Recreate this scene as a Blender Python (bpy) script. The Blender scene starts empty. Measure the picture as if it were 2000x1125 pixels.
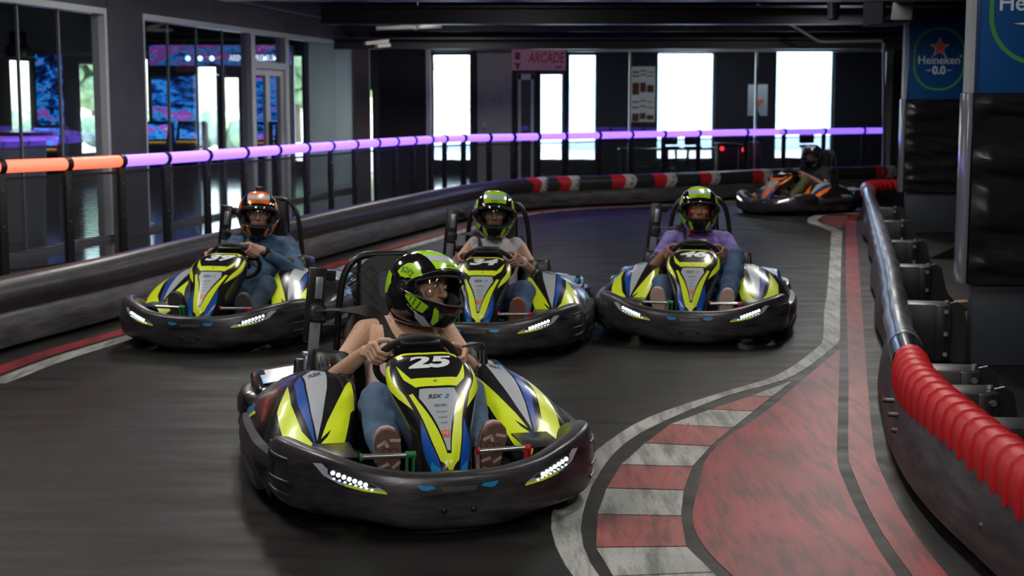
import bpy, bmesh, math, random
from math import sin, cos, pi, radians, sqrt, atan2, tan
from mathutils import Vector, Matrix, noise
V = Vector
random.seed(7)
SC = bpy.context.scene
COL = SC.collection

# ------------------------------------------------------------------ camera
CAM_H, FPX, PITCH = 1.57, 2896.0, radians(7.1)
cam_d = bpy.data.cameras.new('camera')
cam_d.sensor_width = 36.0
cam_d.lens = FPX / 2000.0 * 36.0
cam_d.clip_end = 400
cam = bpy.data.objects.new('camera', cam_d)
COL.objects.link(cam)
cam.location = (0, 0, CAM_H)
cam.rotation_euler = (pi / 2 - PITCH, 0, 0)
cam_d.dof.use_dof = True
cam_d.dof.focus_distance = 6.1
cam_d.dof.aperture_fstop = 4.2
SC.camera = cam
SC.view_settings.view_transform = 'Standard'
SC.view_settings.look = 'None'
SC.view_settings.gamma = 1.0
SC.view_settings.exposure = 0.0

# ------------------------------------------------------------------ daylight
world = bpy.data.worlds.new('daylight')
SC.world = world
world.use_nodes = True
wn = world.node_tree.nodes
wl = world.node_tree.links
wn.clear()
w_out = wn.new('ShaderNodeOutputWorld')
w_bg = wn.new('ShaderNodeBackground')
w_sky = wn.new('ShaderNodeTexSky')
w_sky.sky_type = 'NISHITA'
w_sky.sun_disc = False
w_sky.sun_elevation = radians(38)
w_sky.sun_rotation = radians(60)
w_sky.dust_density = 2.5
w_bg.inputs['Strength'].default_value = 4.5
wl.new(w_sky.outputs[0], w_bg.inputs[0])
wl.new(w_bg.outputs[0], w_out.inputs[0])

# ------------------------------------------------------------------ pixel -> place
def ray(px, py):
    x, y = (px - 1000) / FPX, (562.5 - py) / FPX
    return V((x, cos(PITCH) + y * sin(PITCH), -sin(PITCH) + y * cos(PITCH)))
def G(px, py, z=0.0):
    d = ray(px, py)
    k = (z - CAM_H) / d.z
    return V((0, 0, CAM_H)) + d * k
def at_depth(px, py, y):
    d = ray(px, py)
    return V((0, 0, CAM_H)) + d * (y / d.y)

# ------------------------------------------------------------------ materials
MATS = {}
def mat(name, col, rough=0.5, metal=0.0, noise_amt=0.0, scale=20.0, bump=0.0, bscale=60.0,
        emit=None, estr=0.0, coat=0.0, spec=0.5, col2=None, stretch=None):
    if name in MATS: return MATS[name]
    m = bpy.data.materials.new(name); m.use_nodes = True
    nt = m.node_tree; N = nt.nodes; L = nt.links
    b = N['Principled BSDF']
    b.inputs['Base Color'].default_value = (*col, 1)
    b.inputs['Roughness'].default_value = rough
    b.inputs['Metallic'].default_value = metal
    b.inputs['Specular IOR Level'].default_value = spec
    b.inputs['Coat Weight'].default_value = coat
    b.inputs['Coat Roughness'].default_value = 0.08
    tc = N.new('ShaderNodeTexCoord')
    src = tc.outputs['Object']
    if stretch:
        mp = N.new('ShaderNodeMapping'); mp.inputs['Scale'].default_value = stretch
        L.new(src, mp.inputs[0]); src = mp.outputs[0]
    if noise_amt > 0 or col2:
        nz = N.new('ShaderNodeTexNoise'); nz.inputs['Scale'].default_value = scale
        nz.inputs['Detail'].default_value = 6; nz.inputs['Roughness'].default_value = 0.65
        L.new(src, nz.inputs['Vector'])
        rp = N.new('ShaderNodeValToRGB')
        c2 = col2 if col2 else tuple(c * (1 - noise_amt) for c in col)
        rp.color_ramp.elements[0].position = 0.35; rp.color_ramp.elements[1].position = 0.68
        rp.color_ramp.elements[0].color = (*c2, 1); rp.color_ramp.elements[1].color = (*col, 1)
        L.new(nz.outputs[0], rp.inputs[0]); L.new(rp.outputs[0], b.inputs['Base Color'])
    if bump > 0:
        nb = N.new('ShaderNodeTexNoise'); nb.inputs['Scale'].default_value = bscale
        nb.inputs['Detail'].default_value = 4
        L.new(src, nb.inputs['Vector'])
        bp = N.new('ShaderNodeBump'); bp.inputs['Strength'].default_value = bump
        bp.inputs['Distance'].default_value = 0.01
        L.new(nb.outputs[0], bp.inputs['Height']); L.new(bp.outputs[0], b.inputs['Normal'])
    if emit:
        b.inputs['Emission Color'].default_value = (*emit, 1)
        b.inputs['Emission Strength'].default_value = estr
    MATS[name] = m
    return m

def glass_mat(name, tint, alpha, rough=0.02, refl=1.0):
    """thin pane: mostly see-through with a fresnel reflection"""
    if name in MATS: return MATS[name]
    m = bpy.data.materials.new(name); m.use_nodes = True
    N = m.node_tree.nodes; L = m.node_tree.links
    N.clear()
    o = N.new('ShaderNodeOutputMaterial'); mx = N.new('ShaderNodeMixShader')
    t = N.new('ShaderNodeBsdfTransparent'); t.inputs[0].default_value = (*tint, 1)
    g = N.new('ShaderNodeBsdfGlossy'); g.inputs['Roughness'].default_value = rough
    g.inputs[0].default_value = (1, 1, 1, 1)
    lw = N.new('ShaderNodeLayerWeight'); lw.inputs['Blend'].default_value = 0.5
    pw = N.new('ShaderNodeMath'); pw.operation = 'POWER'; pw.inputs[1].default_value = 5.0
    ad = N.new('ShaderNodeMath'); ad.operation = 'MULTIPLY_ADD'; ad.use_clamp = True
    ad.inputs[1].default_value = 0.9 * refl; ad.inputs[2].default_value = alpha
    L.new(lw.outputs['Facing'], pw.inputs[0]); L.new(pw.outputs[0], ad.inputs[0]); L.new(ad.outputs[0], mx.inputs[0])
    L.new(t.outputs[0], mx.inputs[1]); L.new(g.outputs[0], mx.inputs[2]); L.new(mx.outputs[0], o.inputs[0])
    MATS[name] = m
    return m

def asphalt():
    m = bpy.data.materials.new('track_asphalt'); m.use_nodes = True
    N = m.node_tree.nodes; L = m.node_tree.links; b = N['Principled BSDF']
    tc = N.new('ShaderNodeTexCoord')
    n1 = N.new('ShaderNodeTexNoise'); n1.inputs['Scale'].default_value = 0.9; n1.inputs['Detail'].default_value = 7
    mp = N.new('ShaderNodeMapping'); mp.inputs['Scale'].default_value = (0.8, 3.0, 1)
    mp.inputs['Rotation'].default_value = (0, 0, 0.12)
    n2 = N.new('ShaderNodeTexNoise'); n2.inputs['Scale'].default_value = 2.2; n2.inputs['Detail'].default_value = 8
    n3 = N.new('ShaderNodeTexNoise'); n3.inputs['Scale'].default_value = 180; n3.inputs['Detail'].default_value = 2
    L.new(tc.outputs['Object'], n1.inputs['Vector']); L.new(tc.outputs['Object'], mp.inputs[0])
    L.new(mp.outputs[0], n2.inputs['Vector']); L.new(tc.outputs['Object'], n3.inputs['Vector'])
    r = N.new('ShaderNodeValToRGB')
    r.color_ramp.elements[0].position = 0.3; r.color_ramp.elements[0].color = (0.004, 0.0037, 0.0037, 1)
    r.color_ramp.elements[1].position = 0.75; r.color_ramp.elements[1].color = (0.015, 0.0135, 0.013, 1)
    mx = N.new('ShaderNodeMath'); mx.operation = 'MULTIPLY_ADD'; mx.inputs[1].default_value = 0.5
    hf = N.new('ShaderNodeMath'); hf.operation = 'MULTIPLY'; hf.inputs[1].default_value = 0.5
    L.new(n1.outputs[0], mx.inputs[0]); L.new(n2.outputs[0], hf.inputs[0]); L.new(hf.outputs[0], mx.inputs[2])
    L.new(mx.outputs[0], r.inputs[0]); L.new(r.outputs[0], b.inputs['Base Color'])
    rr = N.new('ShaderNodeMapRange'); rr.inputs[1].default_value = 0.3; rr.inputs[2].default_value = 0.7
    rr.inputs[3].default_value = 0.40; rr.inputs[4].default_value = 0.58; b.inputs['Specular IOR Level'].default_value = 0.2
    L.new(n2.outputs[0], rr.inputs[0]); L.new(rr.outputs[0], b.inputs['Roughness'])
    bp = N.new('ShaderNodeBump'); bp.inputs['Strength'].default_value = 0.25; bp.inputs['Distance'].default_value = 0.004
    L.new(n3.outputs[0], bp.inputs['Height']); L.new(bp.outputs[0], b.inputs['Normal'])
    return m

def paint(name, col, worn, rough=0.42, amt=0.5):
    """floor paint with tyre scuffs in streaks"""
    m = bpy.data.materials.new(name); m.use_nodes = True
    N = m.node_tree.nodes; L = m.node_tree.links; b = N['Principled BSDF']
    tc = N.new('ShaderNodeTexCoord')
    mp = N.new('ShaderNodeMapping'); mp.inputs['Rotation'].default_value = (0, 0, -0.7); mp.inputs['Scale'].default_value = (7, 0.9, 1)
    a = N.new('ShaderNodeTexNoise'); a.inputs['Scale'].default_value = 2.0; a.inputs['Detail'].default_value = 9
    a.inputs['Roughness'].default_value = 0.7
    c = N.new('ShaderNodeTexNoise'); c.inputs['Scale'].default_value = 1.6; c.inputs['Detail'].default_value = 5
    f = N.new('ShaderNodeTexNoise'); f.inputs['Scale'].default_value = 90; f.inputs['Detail'].default_value = 3
    L.new(tc.outputs['Object'], mp.inputs[0]); L.new(mp.outputs[0], a.inputs['Vector'])
    L.new(tc.outputs['Object'], c.inputs['Vector']); L.new(tc.outputs['Object'], f.inputs['Vector'])
    def ramp(src, lo, hi, v0, v1):
        m_ = N.new('ShaderNodeMapRange'); m_.inputs[1].default_value = lo; m_.inputs[2].default_value = hi
        m_.inputs[3].default_value = v0; m_.inputs[4].default_value = v1; L.new(src, m_.inputs[0]); return m_.outputs[0]
    def mul(p, q):
        m_ = N.new('ShaderNodeMath'); m_.operation = 'MULTIPLY'; L.new(p, m_.inputs[0]); L.new(q, m_.inputs[1]); return m_.outputs[0]
    k = mul(mul(ramp(a.outputs[0], .40, .54, 1 - .75 * amt, 1), ramp(c.outputs[0], .32, .62, 1 - .6 * amt, 1)), ramp(f.outputs[0], .3, .55, 1 - .35 * amt, 1))
    r = N.new('ShaderNodeMix'); r.data_type = 'RGBA'
    r.inputs[6].default_value = (*worn, 1); r.inputs[7].default_value = (*col, 1)
    L.new(k, r.inputs[0]); L.new(r.outputs[2], b.inputs['Base Color'])
    b.inputs['Specular IOR Level'].default_value = 0.17
    b.inputs['Roughness'].default_value = rough
    bp = N.new('ShaderNodeBump'); bp.inputs['Strength'].default_value = 0.3; bp.inputs['Distance'].default_value = 0.003
    L.new(f.outputs[0], bp.inputs['Height']); L.new(bp.outputs[0], b.inputs['Normal'])
    return m

def screen_mat(name, seed, strength):
    """a lit screen: blocks of blue, magenta, orange light"""
    m = bpy.data.materials.new(name); m.use_nodes = True
    N = m.node_tree.nodes; L = m.node_tree.links; N.clear()
    o = N.new('ShaderNodeOutputMaterial'); e = N.new('ShaderNodeEmission')
    tc = N.new('ShaderNodeTexCoord'); mp = N.new('ShaderNodeMapping')
    mp.inputs['Location'].default_value = (seed * 3.1, seed * 1.7, seed)
    mp.inputs['Scale'].default_value = (0.9, 0.9, 2.4)
    vo = N.new('ShaderNodeTexNoise'); vo.inputs['Scale'].default_value = 2.3; vo.inputs['Detail'].default_value = 5
    vo.inputs['Roughness'].default_value = 0.75
    r = N.new('ShaderNodeValToRGB'); cr = r.color_ramp
    cr.elements[0].position = 0.36; cr.elements[0].color = (0.002, 0.004, 0.012, 1)
    cr.elements[1].position = 0.75; cr.elements[1].color = (1.0, 0.45, 0.08, 1)
    for p, c in ((0.44, (0.004, 0.02, 0.10, 1)), (0.50, (0.01, 0.10, 0.5, 1)), (0.54, (0.03, 0.35, 0.8, 1)), (0.57, (0.02, 0.03, 0.25, 1)),
                 (0.61, (0.5, 0.03, 0.35, 1)), (0.66, (0.02, 0.12, 0.6, 1))):
        k = cr.elements.new(p); k.color = c
    L.new(tc.outputs['Object'], mp.inputs[0]); L.new(mp.outputs[0], vo.inputs['Vector'])
    sz = N.new('ShaderNodeSeparateXYZ'); L.new(tc.outputs['Object'], sz.inputs[0])
    zg = N.new('ShaderNodeMapRange'); zg.inputs[1].default_value = 0.2; zg.inputs[2].default_value = 1.6; zg.inputs[3].default_value = 0.07; zg.inputs[4].default_value = -0.05
    L.new(sz.outputs[2], zg.inputs[0]); ad = N.new('ShaderNodeMath'); L.new(vo.outputs[0], ad.inputs[0]); L.new(zg.outputs[0], ad.inputs[1])
    L.new(ad.outputs[0], r.inputs[0]); L.new(r.outputs[0], e.inputs[0]); e.inputs[1].default_value = strength
    L.new(e.outputs[0], o.inputs[0])
    return m

def perforated(name, col):
    m = bpy.data.materials.new(name); m.use_nodes = True
    N = m.node_tree.nodes; L = m.node_tree.links
    b = N['Principled BSDF']; b.inputs['Base Color'].default_value = (*col, 1); b.inputs['Roughness'].default_value = 0.5
    o = N['Material Output']
    tc = N.new('ShaderNodeTexCoord'); sp = N.new('ShaderNodeSeparateXYZ')
    L.new(tc.outputs['Object'], sp.inputs[0])
    w = N.new('ShaderNodeMath'); w.operation = 'MULTIPLY'; w.inputs[1].default_value = 2 * pi / 0.016
    s = N.new('ShaderNodeMath'); s.operation = 'SINE'
    g = N.new('ShaderNodeMath'); g.operation = 'GREATER_THAN'; g.inputs[1].default_value = -0.1
    L.new(sp.outputs[2], w.inputs[0]); L.new(w.outputs[0], s.inputs[0]); L.new(s.outputs[0], g.inputs[0])
    t = N.new('ShaderNodeBsdfTransparent'); mx = N.new('ShaderNodeMixShader')
    k = N.new('ShaderNodeMath'); k.operation = 'MULTIPLY'; k.inputs[1].default_value = 0.85
    L.new(g.outputs[0], k.inputs[0]); L.new(k.outputs[0], mx.inputs[0])
    L.new(b.outputs[0], mx.inputs[2]); L.new(t.outputs[0], mx.inputs[1]); L.new(mx.outputs[0], o.inputs[0])
    return m

# ------------------------------------------------------------------ object helpers
def tag(o, label=None, cat=None, group=None, kind=None):
    if label: o['label'] = label
    if cat: o['category'] = cat
    if group: o['group'] = group
    if kind: o['kind'] = kind
    return o
def empty(name, label, cat, loc=(0, 0, 0), rz=0.0, group=None):
    o = bpy.data.objects.new(name, None); COL.objects.link(o)
    o.location = loc; o.rotation_euler = (0, 0, rz); o.empty_display_size = 0.1
    return tag(o, label, cat, group)
def link(name, me, m=None, parent=None, smooth=True, label=None):
    if m is not None and not me.materials: me.materials.append(m)
    if smooth:
        me.polygons.foreach_set('use_smooth', [True] * len(me.polygons))
    o = bpy.data.objects.new(name, me); COL.objects.link(o)
    if parent is not None: o.parent = parent
    if label: o['label'] = label
    return o
def auto_smooth(me, ang=radians(38)):
    bm = bmesh.new(); bm.from_mesh(me)
    for e in bm.edges:
        if len(e.link_faces) == 2:
            e.smooth = e.calc_face_angle(0) < ang
    bm.to_mesh(me); bm.free()
class B:
    """collects shapes into one mesh"""
    def __init__(s): s.bm = bmesh.new()
    def box(s, c, size, R=None, bev=0.0, seg=2):
        r = bmesh.ops.create_cube(s.bm, size=1.0)
        M = Matrix.Translation(V(c)) @ ((R.to_4x4()) if R is not None else Matrix()) @ Matrix.Diagonal((*size, 1))
        bmesh.ops.transform(s.bm, matrix=M, verts=r['verts'])
        if bev > 0:
            es = list({e for v in r['verts'] for e in v.link_edges})
            bmesh.ops.bevel(s.bm, geom=es, offset=bev, segments=seg, affect='EDGES', profile=0.5)
        return s
    def cyl(s, p0, p1, r0, r1=None, seg=16, caps=True):
        p0, p1 = V(p0), V(p1); r1 = r0 if r1 is None else r1
        d = p1 - p0
        if d.length < 1e-7: return s
        q = d.to_track_quat('Z', 'Y').to_matrix(); X_, Y_ = q.col[0], q.col[1]
        A_, B_ = [[s.bm.verts.new(p + X_ * (cos(2 * pi * k / seg) * r) + Y_ * (sin(2 * pi * k / seg) * r)) for k in range(seg)] for p, r in ((p0, r0), (p1, r1))]
        for k in range(seg): s.bm.faces.new((A_[k], A_[(k + 1) % seg], B_[(k + 1) % seg], B_[k]))
        if caps: s.bm.faces.new(list(reversed(A_))); s.bm.faces.new(B_)
        return s
    def sph(s, c, r, R=None, seg=16):
        if not hasattr(r, '__len__'): r = (r, r, r)
        c = V(c); nv = max(8, seg // 2 + 2); rows = []
        for i in range(1, nv):
            z, w = cos(pi * i / nv), sin(pi * i / nv); row = []
            for k in range(seg):
                p = V((w * cos(2 * pi * k / seg) * r[0], w * sin(2 * pi * k / seg) * r[1], z * r[2]))
                row.append(s.bm.verts.new(c + (R @ p if R is not None else p)))
            rows.append(row)
        zz = V((0, 0, r[2])); zz = R @ zz if R is not None else zz
        t, u = s.bm.verts.new(c + zz), s.bm.verts.new(c - zz); F = s.bm.faces.new
        for k in range(seg):
            k2 = (k + 1) % seg
            F((t, rows[0][k], rows[0][k2])); F((u, rows[-1][k2], rows[-1][k]))
            for x, y in zip(rows, rows[1:]): F((x[k], y[k], y[k2], x[k2]))
        return s
    def chain(s, pts, rs, seg=14):
        for i, (p, r) in enumerate(zip(pts, rs)):
            s.sph(p, r, seg=seg)
            if i: s.cyl(pts[i - 1], p, rs[i - 1], r, seg=seg)
        return s
    def rings(s, rings, closed=False, caps=True):
        vs = [[s.bm.verts.new(p) for p in r] for r in rings]
        n = len(vs[0]); m = len(vs)
        for i in range(m if closed else m - 1):
            a, b = vs[i], vs[(i + 1) % m]
            for j in range(n):
                s.bm.faces.new((a[j], a[(j + 1) % n], b[(j + 1) % n], b[j]))
        if caps and not closed:
            s.bm.faces.new(list(reversed(vs[0]))); s.bm.faces.new(vs[-1])
        return s
    def tube(s, path, r, seg=12, closed=False, up=V((0, 0, 1)), squash=1.0, caps=True):
        path = [V(p) for p in path]; n = len(path); R = []
        for i, p in enumerate(path):
            a = path[(i - 1) % n] if (closed or i > 0) else p
            b = path[(i + 1) % n] if (closed or i < n - 1) else p
            t = (b - a).normalized()
            x = t.cross(up)
            if x.length < 1e-3: x = t.cross(V((0, 1, 0.01)))
            x.normalize(); y = x.cross(t)
            rr = r[i] if hasattr(r, '__len__') else r
            R.append([p + x * (cos(2 * pi * k / seg) * rr) + y * (sin(2 * pi * k / seg) * rr * squash) for k in range(seg)])
        return s.rings(R, closed, caps)
    def grid(s, rows, flip=False):
        vs = [[s.bm.verts.new(p) for p in r] for r in rows]
        for i in range(len(vs) - 1):
            for j in range(len(vs[0]) - 1):
                f = (vs[i][j], vs[i][j + 1], vs[i + 1][j + 1], vs[i + 1][j])
                s.bm.faces.new(tuple(reversed(f)) if flip else f)
        return s
    def prism(s, poly, z0, z1, M=None):
        """extrude a 2D outline"""
        M = M or Matrix()
        a = [s.bm.verts.new(M @ V((x, y, z0))) for x, y in poly]
        b = [s.bm.verts.new(M @ V((x, y, z1))) for x, y in poly]
        n = len(poly)
        s.bm.faces.new(list(reversed(a))); s.bm.faces.new(b)
        for i in range(n): s.bm.faces.new((a[i], a[(i + 1) % n], b[(i + 1) % n], b[i]))
        return s
    def frame(s, outer, inner, z0, z1, M=None):
        M = M or Matrix(); n = len(outer)
        L = [[s.bm.verts.new(M @ V((x, y, z))) for x, y in p] for p, z in ((outer, z0), (outer, z1), (inner, z1), (inner, z0))]
        for k in range(4):
            a, b = L[k], L[(k + 1) % 4]
            for i in range(n): s.bm.faces.new((a[i], a[(i + 1) % n], b[(i + 1) % n], b[i]))
        return s
    def mesh(s, name='m', recalc=True):
        if recalc: bmesh.ops.recalc_face_normals(s.bm, faces=s.bm.faces)
        me = bpy.data.meshes.new(name); s.bm.to_mesh(me); s.bm.free()
        return me
    def build(s, name, m, parent=None, smooth=True, label=None, sharp=True, recalc=True):
        me = s.mesh(name, recalc)
        o = link(name, me, m, parent, smooth, label)
        if smooth and sharp: auto_smooth(me)
        return o
def crom(P, t, closed=False):
    """Catmull-Rom through points P, t in 0..1"""
    n = len(P); f = min(max(t, 0), 1) * (n - 1); i = min(int(f), n - 2); f -= i
    p1, p2 = P[i], P[i + 1]
    p0 = P[i - 1] if i > 0 else p1 * 2 - p2
    p3 = P[i + 2] if i < n - 2 else p2 * 2 - p1
    return 0.5 * ((2 * p1) + (p2 - p0) * f + (2 * p0 - 5 * p1 + 4 * p2 - p3) * f * f + (3 * p1 - p0 - 3 * p2 + p3) * f ** 3)
def resample(P, n):
    pts = [crom(P, i / (n * 6)) for i in range(n * 6 + 1)]
    L = [0]
    for a, b in zip(pts, pts[1:]): L.append(L[-1] + (b - a).length)
    out = []; k = 0
    for i in range(n + 1):
        s = L[-1] * i / n
        while k < len(pts) - 2 and L[k + 1] < s: k += 1
        f = (s - L[k]) / max(1e-9, L[k + 1] - L[k])
        out.append(pts[k].lerp(pts[k + 1], min(1, max(0, f))))
    return out
class Surf:
    """smooth patch through a grid of control points; g[row along v][column along u]"""
    def __init__(s, g, sign=1): s.g = [[V(p) for p in r] for r in g]; s.sign = sign
    def at(s, u, v): return crom([crom(r, u) for r in s.g], v)
    def nrm(s, u, v):
        h = 0.004
        u0, u1, v0, v1 = max(0, u - h), min(1, u + h), max(0, v - h), min(1, v + h)
        n = (s.at(u1, v) - s.at(u0, v)).cross(s.at(u, v1) - s.at(u, v0))
        return n.normalized() * s.sign if n.length > 1e-12 else V((0, 0, 1))
    def off(s, u, v, d): return s.at(u, v) + s.nrm(u, v) * d
    def mesh_rows(s, nu, nv): return [[s.at(j / nu, i / nv) for j in range(nu + 1)] for i in range(nv + 1)]
def decal(name, S, polys, m, parent, d=0.0015, step=0.04, label=None, thick=0.0):
    """flat stickers laid on a surface; polys in (u, v)"""
    if not isinstance(polys[0][0], (tuple, list)): polys = [polys]
    bm = bmesh.new()
    for poly in polys:
        bm.faces.new([bm.verts.new((u, v, 0)) for u, v in poly]).normal_update()
    bmesh.ops.triangulate(bm, faces=bm.faces[:])
    for _ in range(6):
        es = [e for e in bm.edges if e.calc_length() > step]
        if not es: break
        bmesh.ops.subdivide_edges(bm, edges=es, cuts=1)
        bmesh.ops.triangulate(bm, faces=[f for f in bm.faces if len(f.verts) > 3])
    new = {}
    for v in bm.verts: new[v] = S.off(v.co.x, v.co.y, d)
    nn = {f: S.nrm(*f.calc_center_median().xy) for f in bm.faces}
    for v, p in new.items(): v.co = p
    for f in bm.faces:
        f.normal_update()
        if f.normal.dot(nn[f]) < 0: f.normal_flip()
    me = bpy.data.meshes.new(name); bm.to_mesh(me); bm.free()
    return link(name, me, m, parent, True, label)
_txt = {}
def glyphs(s, bold=0.0, shear=0.0):
    """outline text as triangles, x 0..w, y 0..1"""
    k = (s, bold, shear)
    if k in _txt: return _txt[k]
    cu = bpy.data.curves.new('t', 'FONT'); cu.body = s; cu.offset = bold; cu.shear = shear; cu.resolution_u = 3
    o = bpy.data.objects.new('t', cu); COL.objects.link(o)
    dg = bpy.context.evaluated_depsgraph_get(); dg.update()
    me = o.evaluated_get(dg).to_mesh()
    vs = [(v.co.x, v.co.y) for v in me.vertices]; fs = [tuple(p.vertices) for p in me.polygons]
    o.evaluated_get(dg).to_mesh_clear()
    bpy.data.objects.remove(o); bpy.data.curves.remove(cu)
    x0 = min(v[0] for v in vs); x1 = max(v[0] for v in vs); y0 = min(v[1] for v in vs); y1 = max(v[1] for v in vs)
    h = y1 - y0
    _txt[k] = ([((x - x0) / h, (y - y0) / h) for x, y in vs], fs, (x1 - x0) / h)
    return _txt[k]
def text_on(name, S, s, c, du, dv, m, parent, d=0.002, bold=0.02, shear=0.0, label=None):
    """lettering on a surface: centre c (u,v), du = half-width vector, dv = half-height vector in (u,v)"""
    vs, fs, w = glyphs(s, bold, shear)
    me = bpy.data.meshes.new(name); P = []
    for x, y in vs:
        a, b = 2 * x / w - 1, 2 * y - 1
        P.append(S.off(c[0] + du[0] * a + dv[0] * b, c[1] + du[1] * a + dv[1] * b, d))
    me.from_pydata(P, [], fs); me.update()
    if me.polygons and me.polygons[0].normal.dot(S.nrm(*c)) < 0: me.flip_normals()
    return link(name, me, m, parent, False, label)
def text_flat(name, s, M, size, m, parent, bold=0.0, shear=0.0, width=None, depth=0.004, label=None):
    """lettering of its own thickness; local x right, y up, centred"""
    vs, fs, w = glyphs(s, bold, shear)
    kx = (width / w) if width else size
    bm = bmesh.new()
    bv = [bm.verts.new(((x - w / 2) * kx, (y - 0.5) * size, 0)) for x, y in vs]
    for f in fs:
        try: bm.faces.new([bv[i] for i in f])
        except ValueError: pass
    r = bmesh.ops.extrude_face_region(bm, geom=bm.faces[:])
    bmesh.ops.translate(bm, vec=(0, 0, depth), verts=[g for g in r['geom'] if isinstance(g, bmesh.types.BMVert)])
    bmesh.ops.recalc_face_normals(bm, faces=bm.faces)
    bm.transform(M)
    me = bpy.data.meshes.new(name); bm.to_mesh(me); bm.free()
    return link(name, me, m, parent, False, label)
def remesh(bmb, vox, smooth_it=2, wrinkle=0.0, wscale=12.0, name='skin', seed=0.0):
    """one continuous skin grown over joined shapes"""
    me = bmb.mesh(name)
    tmp_sc = bpy.data.scenes.new('tmp_scene')
    o = bpy.data.objects.new('tmp', me); tmp_sc.collection.objects.link(o)
    md = o.modifiers.new('r', 'REMESH'); md.mode = 'VOXEL'; md.voxel_size = vox
    sm = o.modifiers.new('s', 'SMOOTH'); sm.factor = 0.5; sm.iterations = smooth_it
    with bpy.context.temp_override(scene=tmp_sc, view_layer=tmp_sc.view_layers[0]):
        dg = bpy.context.evaluated_depsgraph_get()
        new = bpy.data.meshes.new_from_object(o.evaluated_get(dg))
    bpy.data.objects.remove(o); bpy.data.meshes.remove(me); bpy.data.scenes.remove(tmp_sc)
    if wrinkle:
        off = V((seed, seed * 2, seed * 3))
        nrm = [v.normal.copy() for v in new.vertices]
        for v, nv_ in zip(new.vertices, nrm):
            p = v.co.copy()
            k = noise.noise(V((p.x, p.y, p.z * 1.6)) * wscale + off) + 0.5 * noise.noise(p * wscale * 2.3 + off)
            v.co = p + nv_ * (k * wrinkle)
    return new
def rotm(yaw=0, pitch=0, roll=0):
    return Matrix.Rotation(yaw, 3, 'Z') @ Matrix.Rotation(pitch, 3, 'X') @ Matrix.Rotation(roll, 3, 'Y')
# ------------------------------------------------------------------ ceiling lamps (large area lights)
def ceiling_lamp(x, y, sx, sy, power, label, col=(1.0, 0.96, 0.9), z=3.24):
    t = empty('ceiling_light', label, 'light', (x, y, z), 0, 'linear lights over the track')
    b = B(); b.box((0, 0, 0.05), (sx + 0.06, sy + 0.06, 0.08), bev=0.01); b.build('housing', mat('lamp_housing', (0.02, 0.02, 0.02), 0.4), t)
    b = B(); b.cyl((0, sy * 0.35, 0.09), (0, sy * 0.35, 0.17), 0.01); b.cyl((0, -sy * 0.35, 0.09), (0, -sy * 0.35, 0.17), 0.01)
    b.build('hanger', mat('lamp_housing', (0.02, 0.02, 0.02), 0.4), t)
    ld = bpy.data.lights.new('lamp', 'AREA'); ld.shape = 'RECTANGLE'; ld.size = sx; ld.size_y = sy
    ld.energy = power; ld.color = col
    lo = bpy.data.objects.new('lamp', ld); COL.objects.link(lo); lo.parent = t; lo.location = (0, 0, -0.01)
LAMPS = [(-.5, 1.2, 'over the start of the checkered kerb'), (1.7, 2.2, 'over the wide red painted area'), (-1.9, 6.2, 'over kart 25'), (1.5, 6.8, 'over the narrow tip of the checkered kerb'), (-1.6, 11.6, 'between karts 39 and 34'), (1.9, 11.8, 'behind kart 46'), (.2, 17.0, 'over the bend before the back barrier'), (-3.6, 9.5, 'added over the orange light tubes to brighten the left wall'), (-2.9, 15.5, 'added over the purple light tubes to brighten the wall by the glass door'), (3.5, 14.6, 'added over the silver tube of the barrier to brighten the far blue sign'), (4.4, 20.5, 'added to brighten the distant orange kart'), (-.6, -1.8, 'added out of view over the foreground asphalt to fill faces and bumpers'), (-.9, 22.4, 'added before the pink ARCADE sign to brighten the grey door')]  # from the orange tubes onward: unseen fill lamps, added to brighten dim spots
LPOW = [70, 35, 58, 55, 48, 50, 55, 50, 50, 85, 60, 230, 45]
for (x, y, w), p in zip(LAMPS, LPOW):
    ceiling_lamp(x, y, 0.35, 1.5, p, 'black ceiling light ' + w)

for x, y, w in ((-.5, 29.5, 'near the grey door'), (5, 29.5, 'near the hanging banner'), (-7, 24, 'near the video walls')):
    ceiling_lamp(x, y, (.3), 1.2, 45, 'black ceiling light added to brighten the lobby behind the glass, ' + w)  # unseen lobby lamps, added to lift the dark room behind the glass
# ------------------------------------------------------------------ shell
def structure(o): o['kind'] = 'structure'; return o
M_dark = mat('dark_wall_paint', (0.020, 0.021, 0.026), 0.6, noise_amt=0.3, scale=4)
M_fascia = mat('grey_wall_paint', (0.085, 0.082, 0.088), 0.6, noise_amt=0.25, scale=3)
M_black = mat('black_paint', (0.012, 0.012, 0.014), 0.55)
b = B(); b.box((-2, 13.5, -0.05), (30, 41, 0.1)); floor = structure(b.build('floor', asphalt(), smooth=False))
b = B(); b.box((-2, 13.5, 3.5), (30, 41, 0.1)); structure(b.build('ceiling', mat('ceiling_black', (0.012, 0.012, 0.014), 0.8), smooth=False))
b = B(); b.box((10, 13.5, 1.7), (0.2, 41, 3.6)); structure(b.build('wall_right', M_dark, smooth=False))
b = B(); b.box((-2, -6.9, 1.7), (30, 0.2, 3.6)); structure(b.build('wall_front', M_dark, smooth=False))
b = B(); b.box((0, 90, -0.2), (400, 400, 0.1)); structure(b.build('ground', mat('pale_concrete', (0.55, 0.52, 0.45), 0.9), smooth=False))

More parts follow.
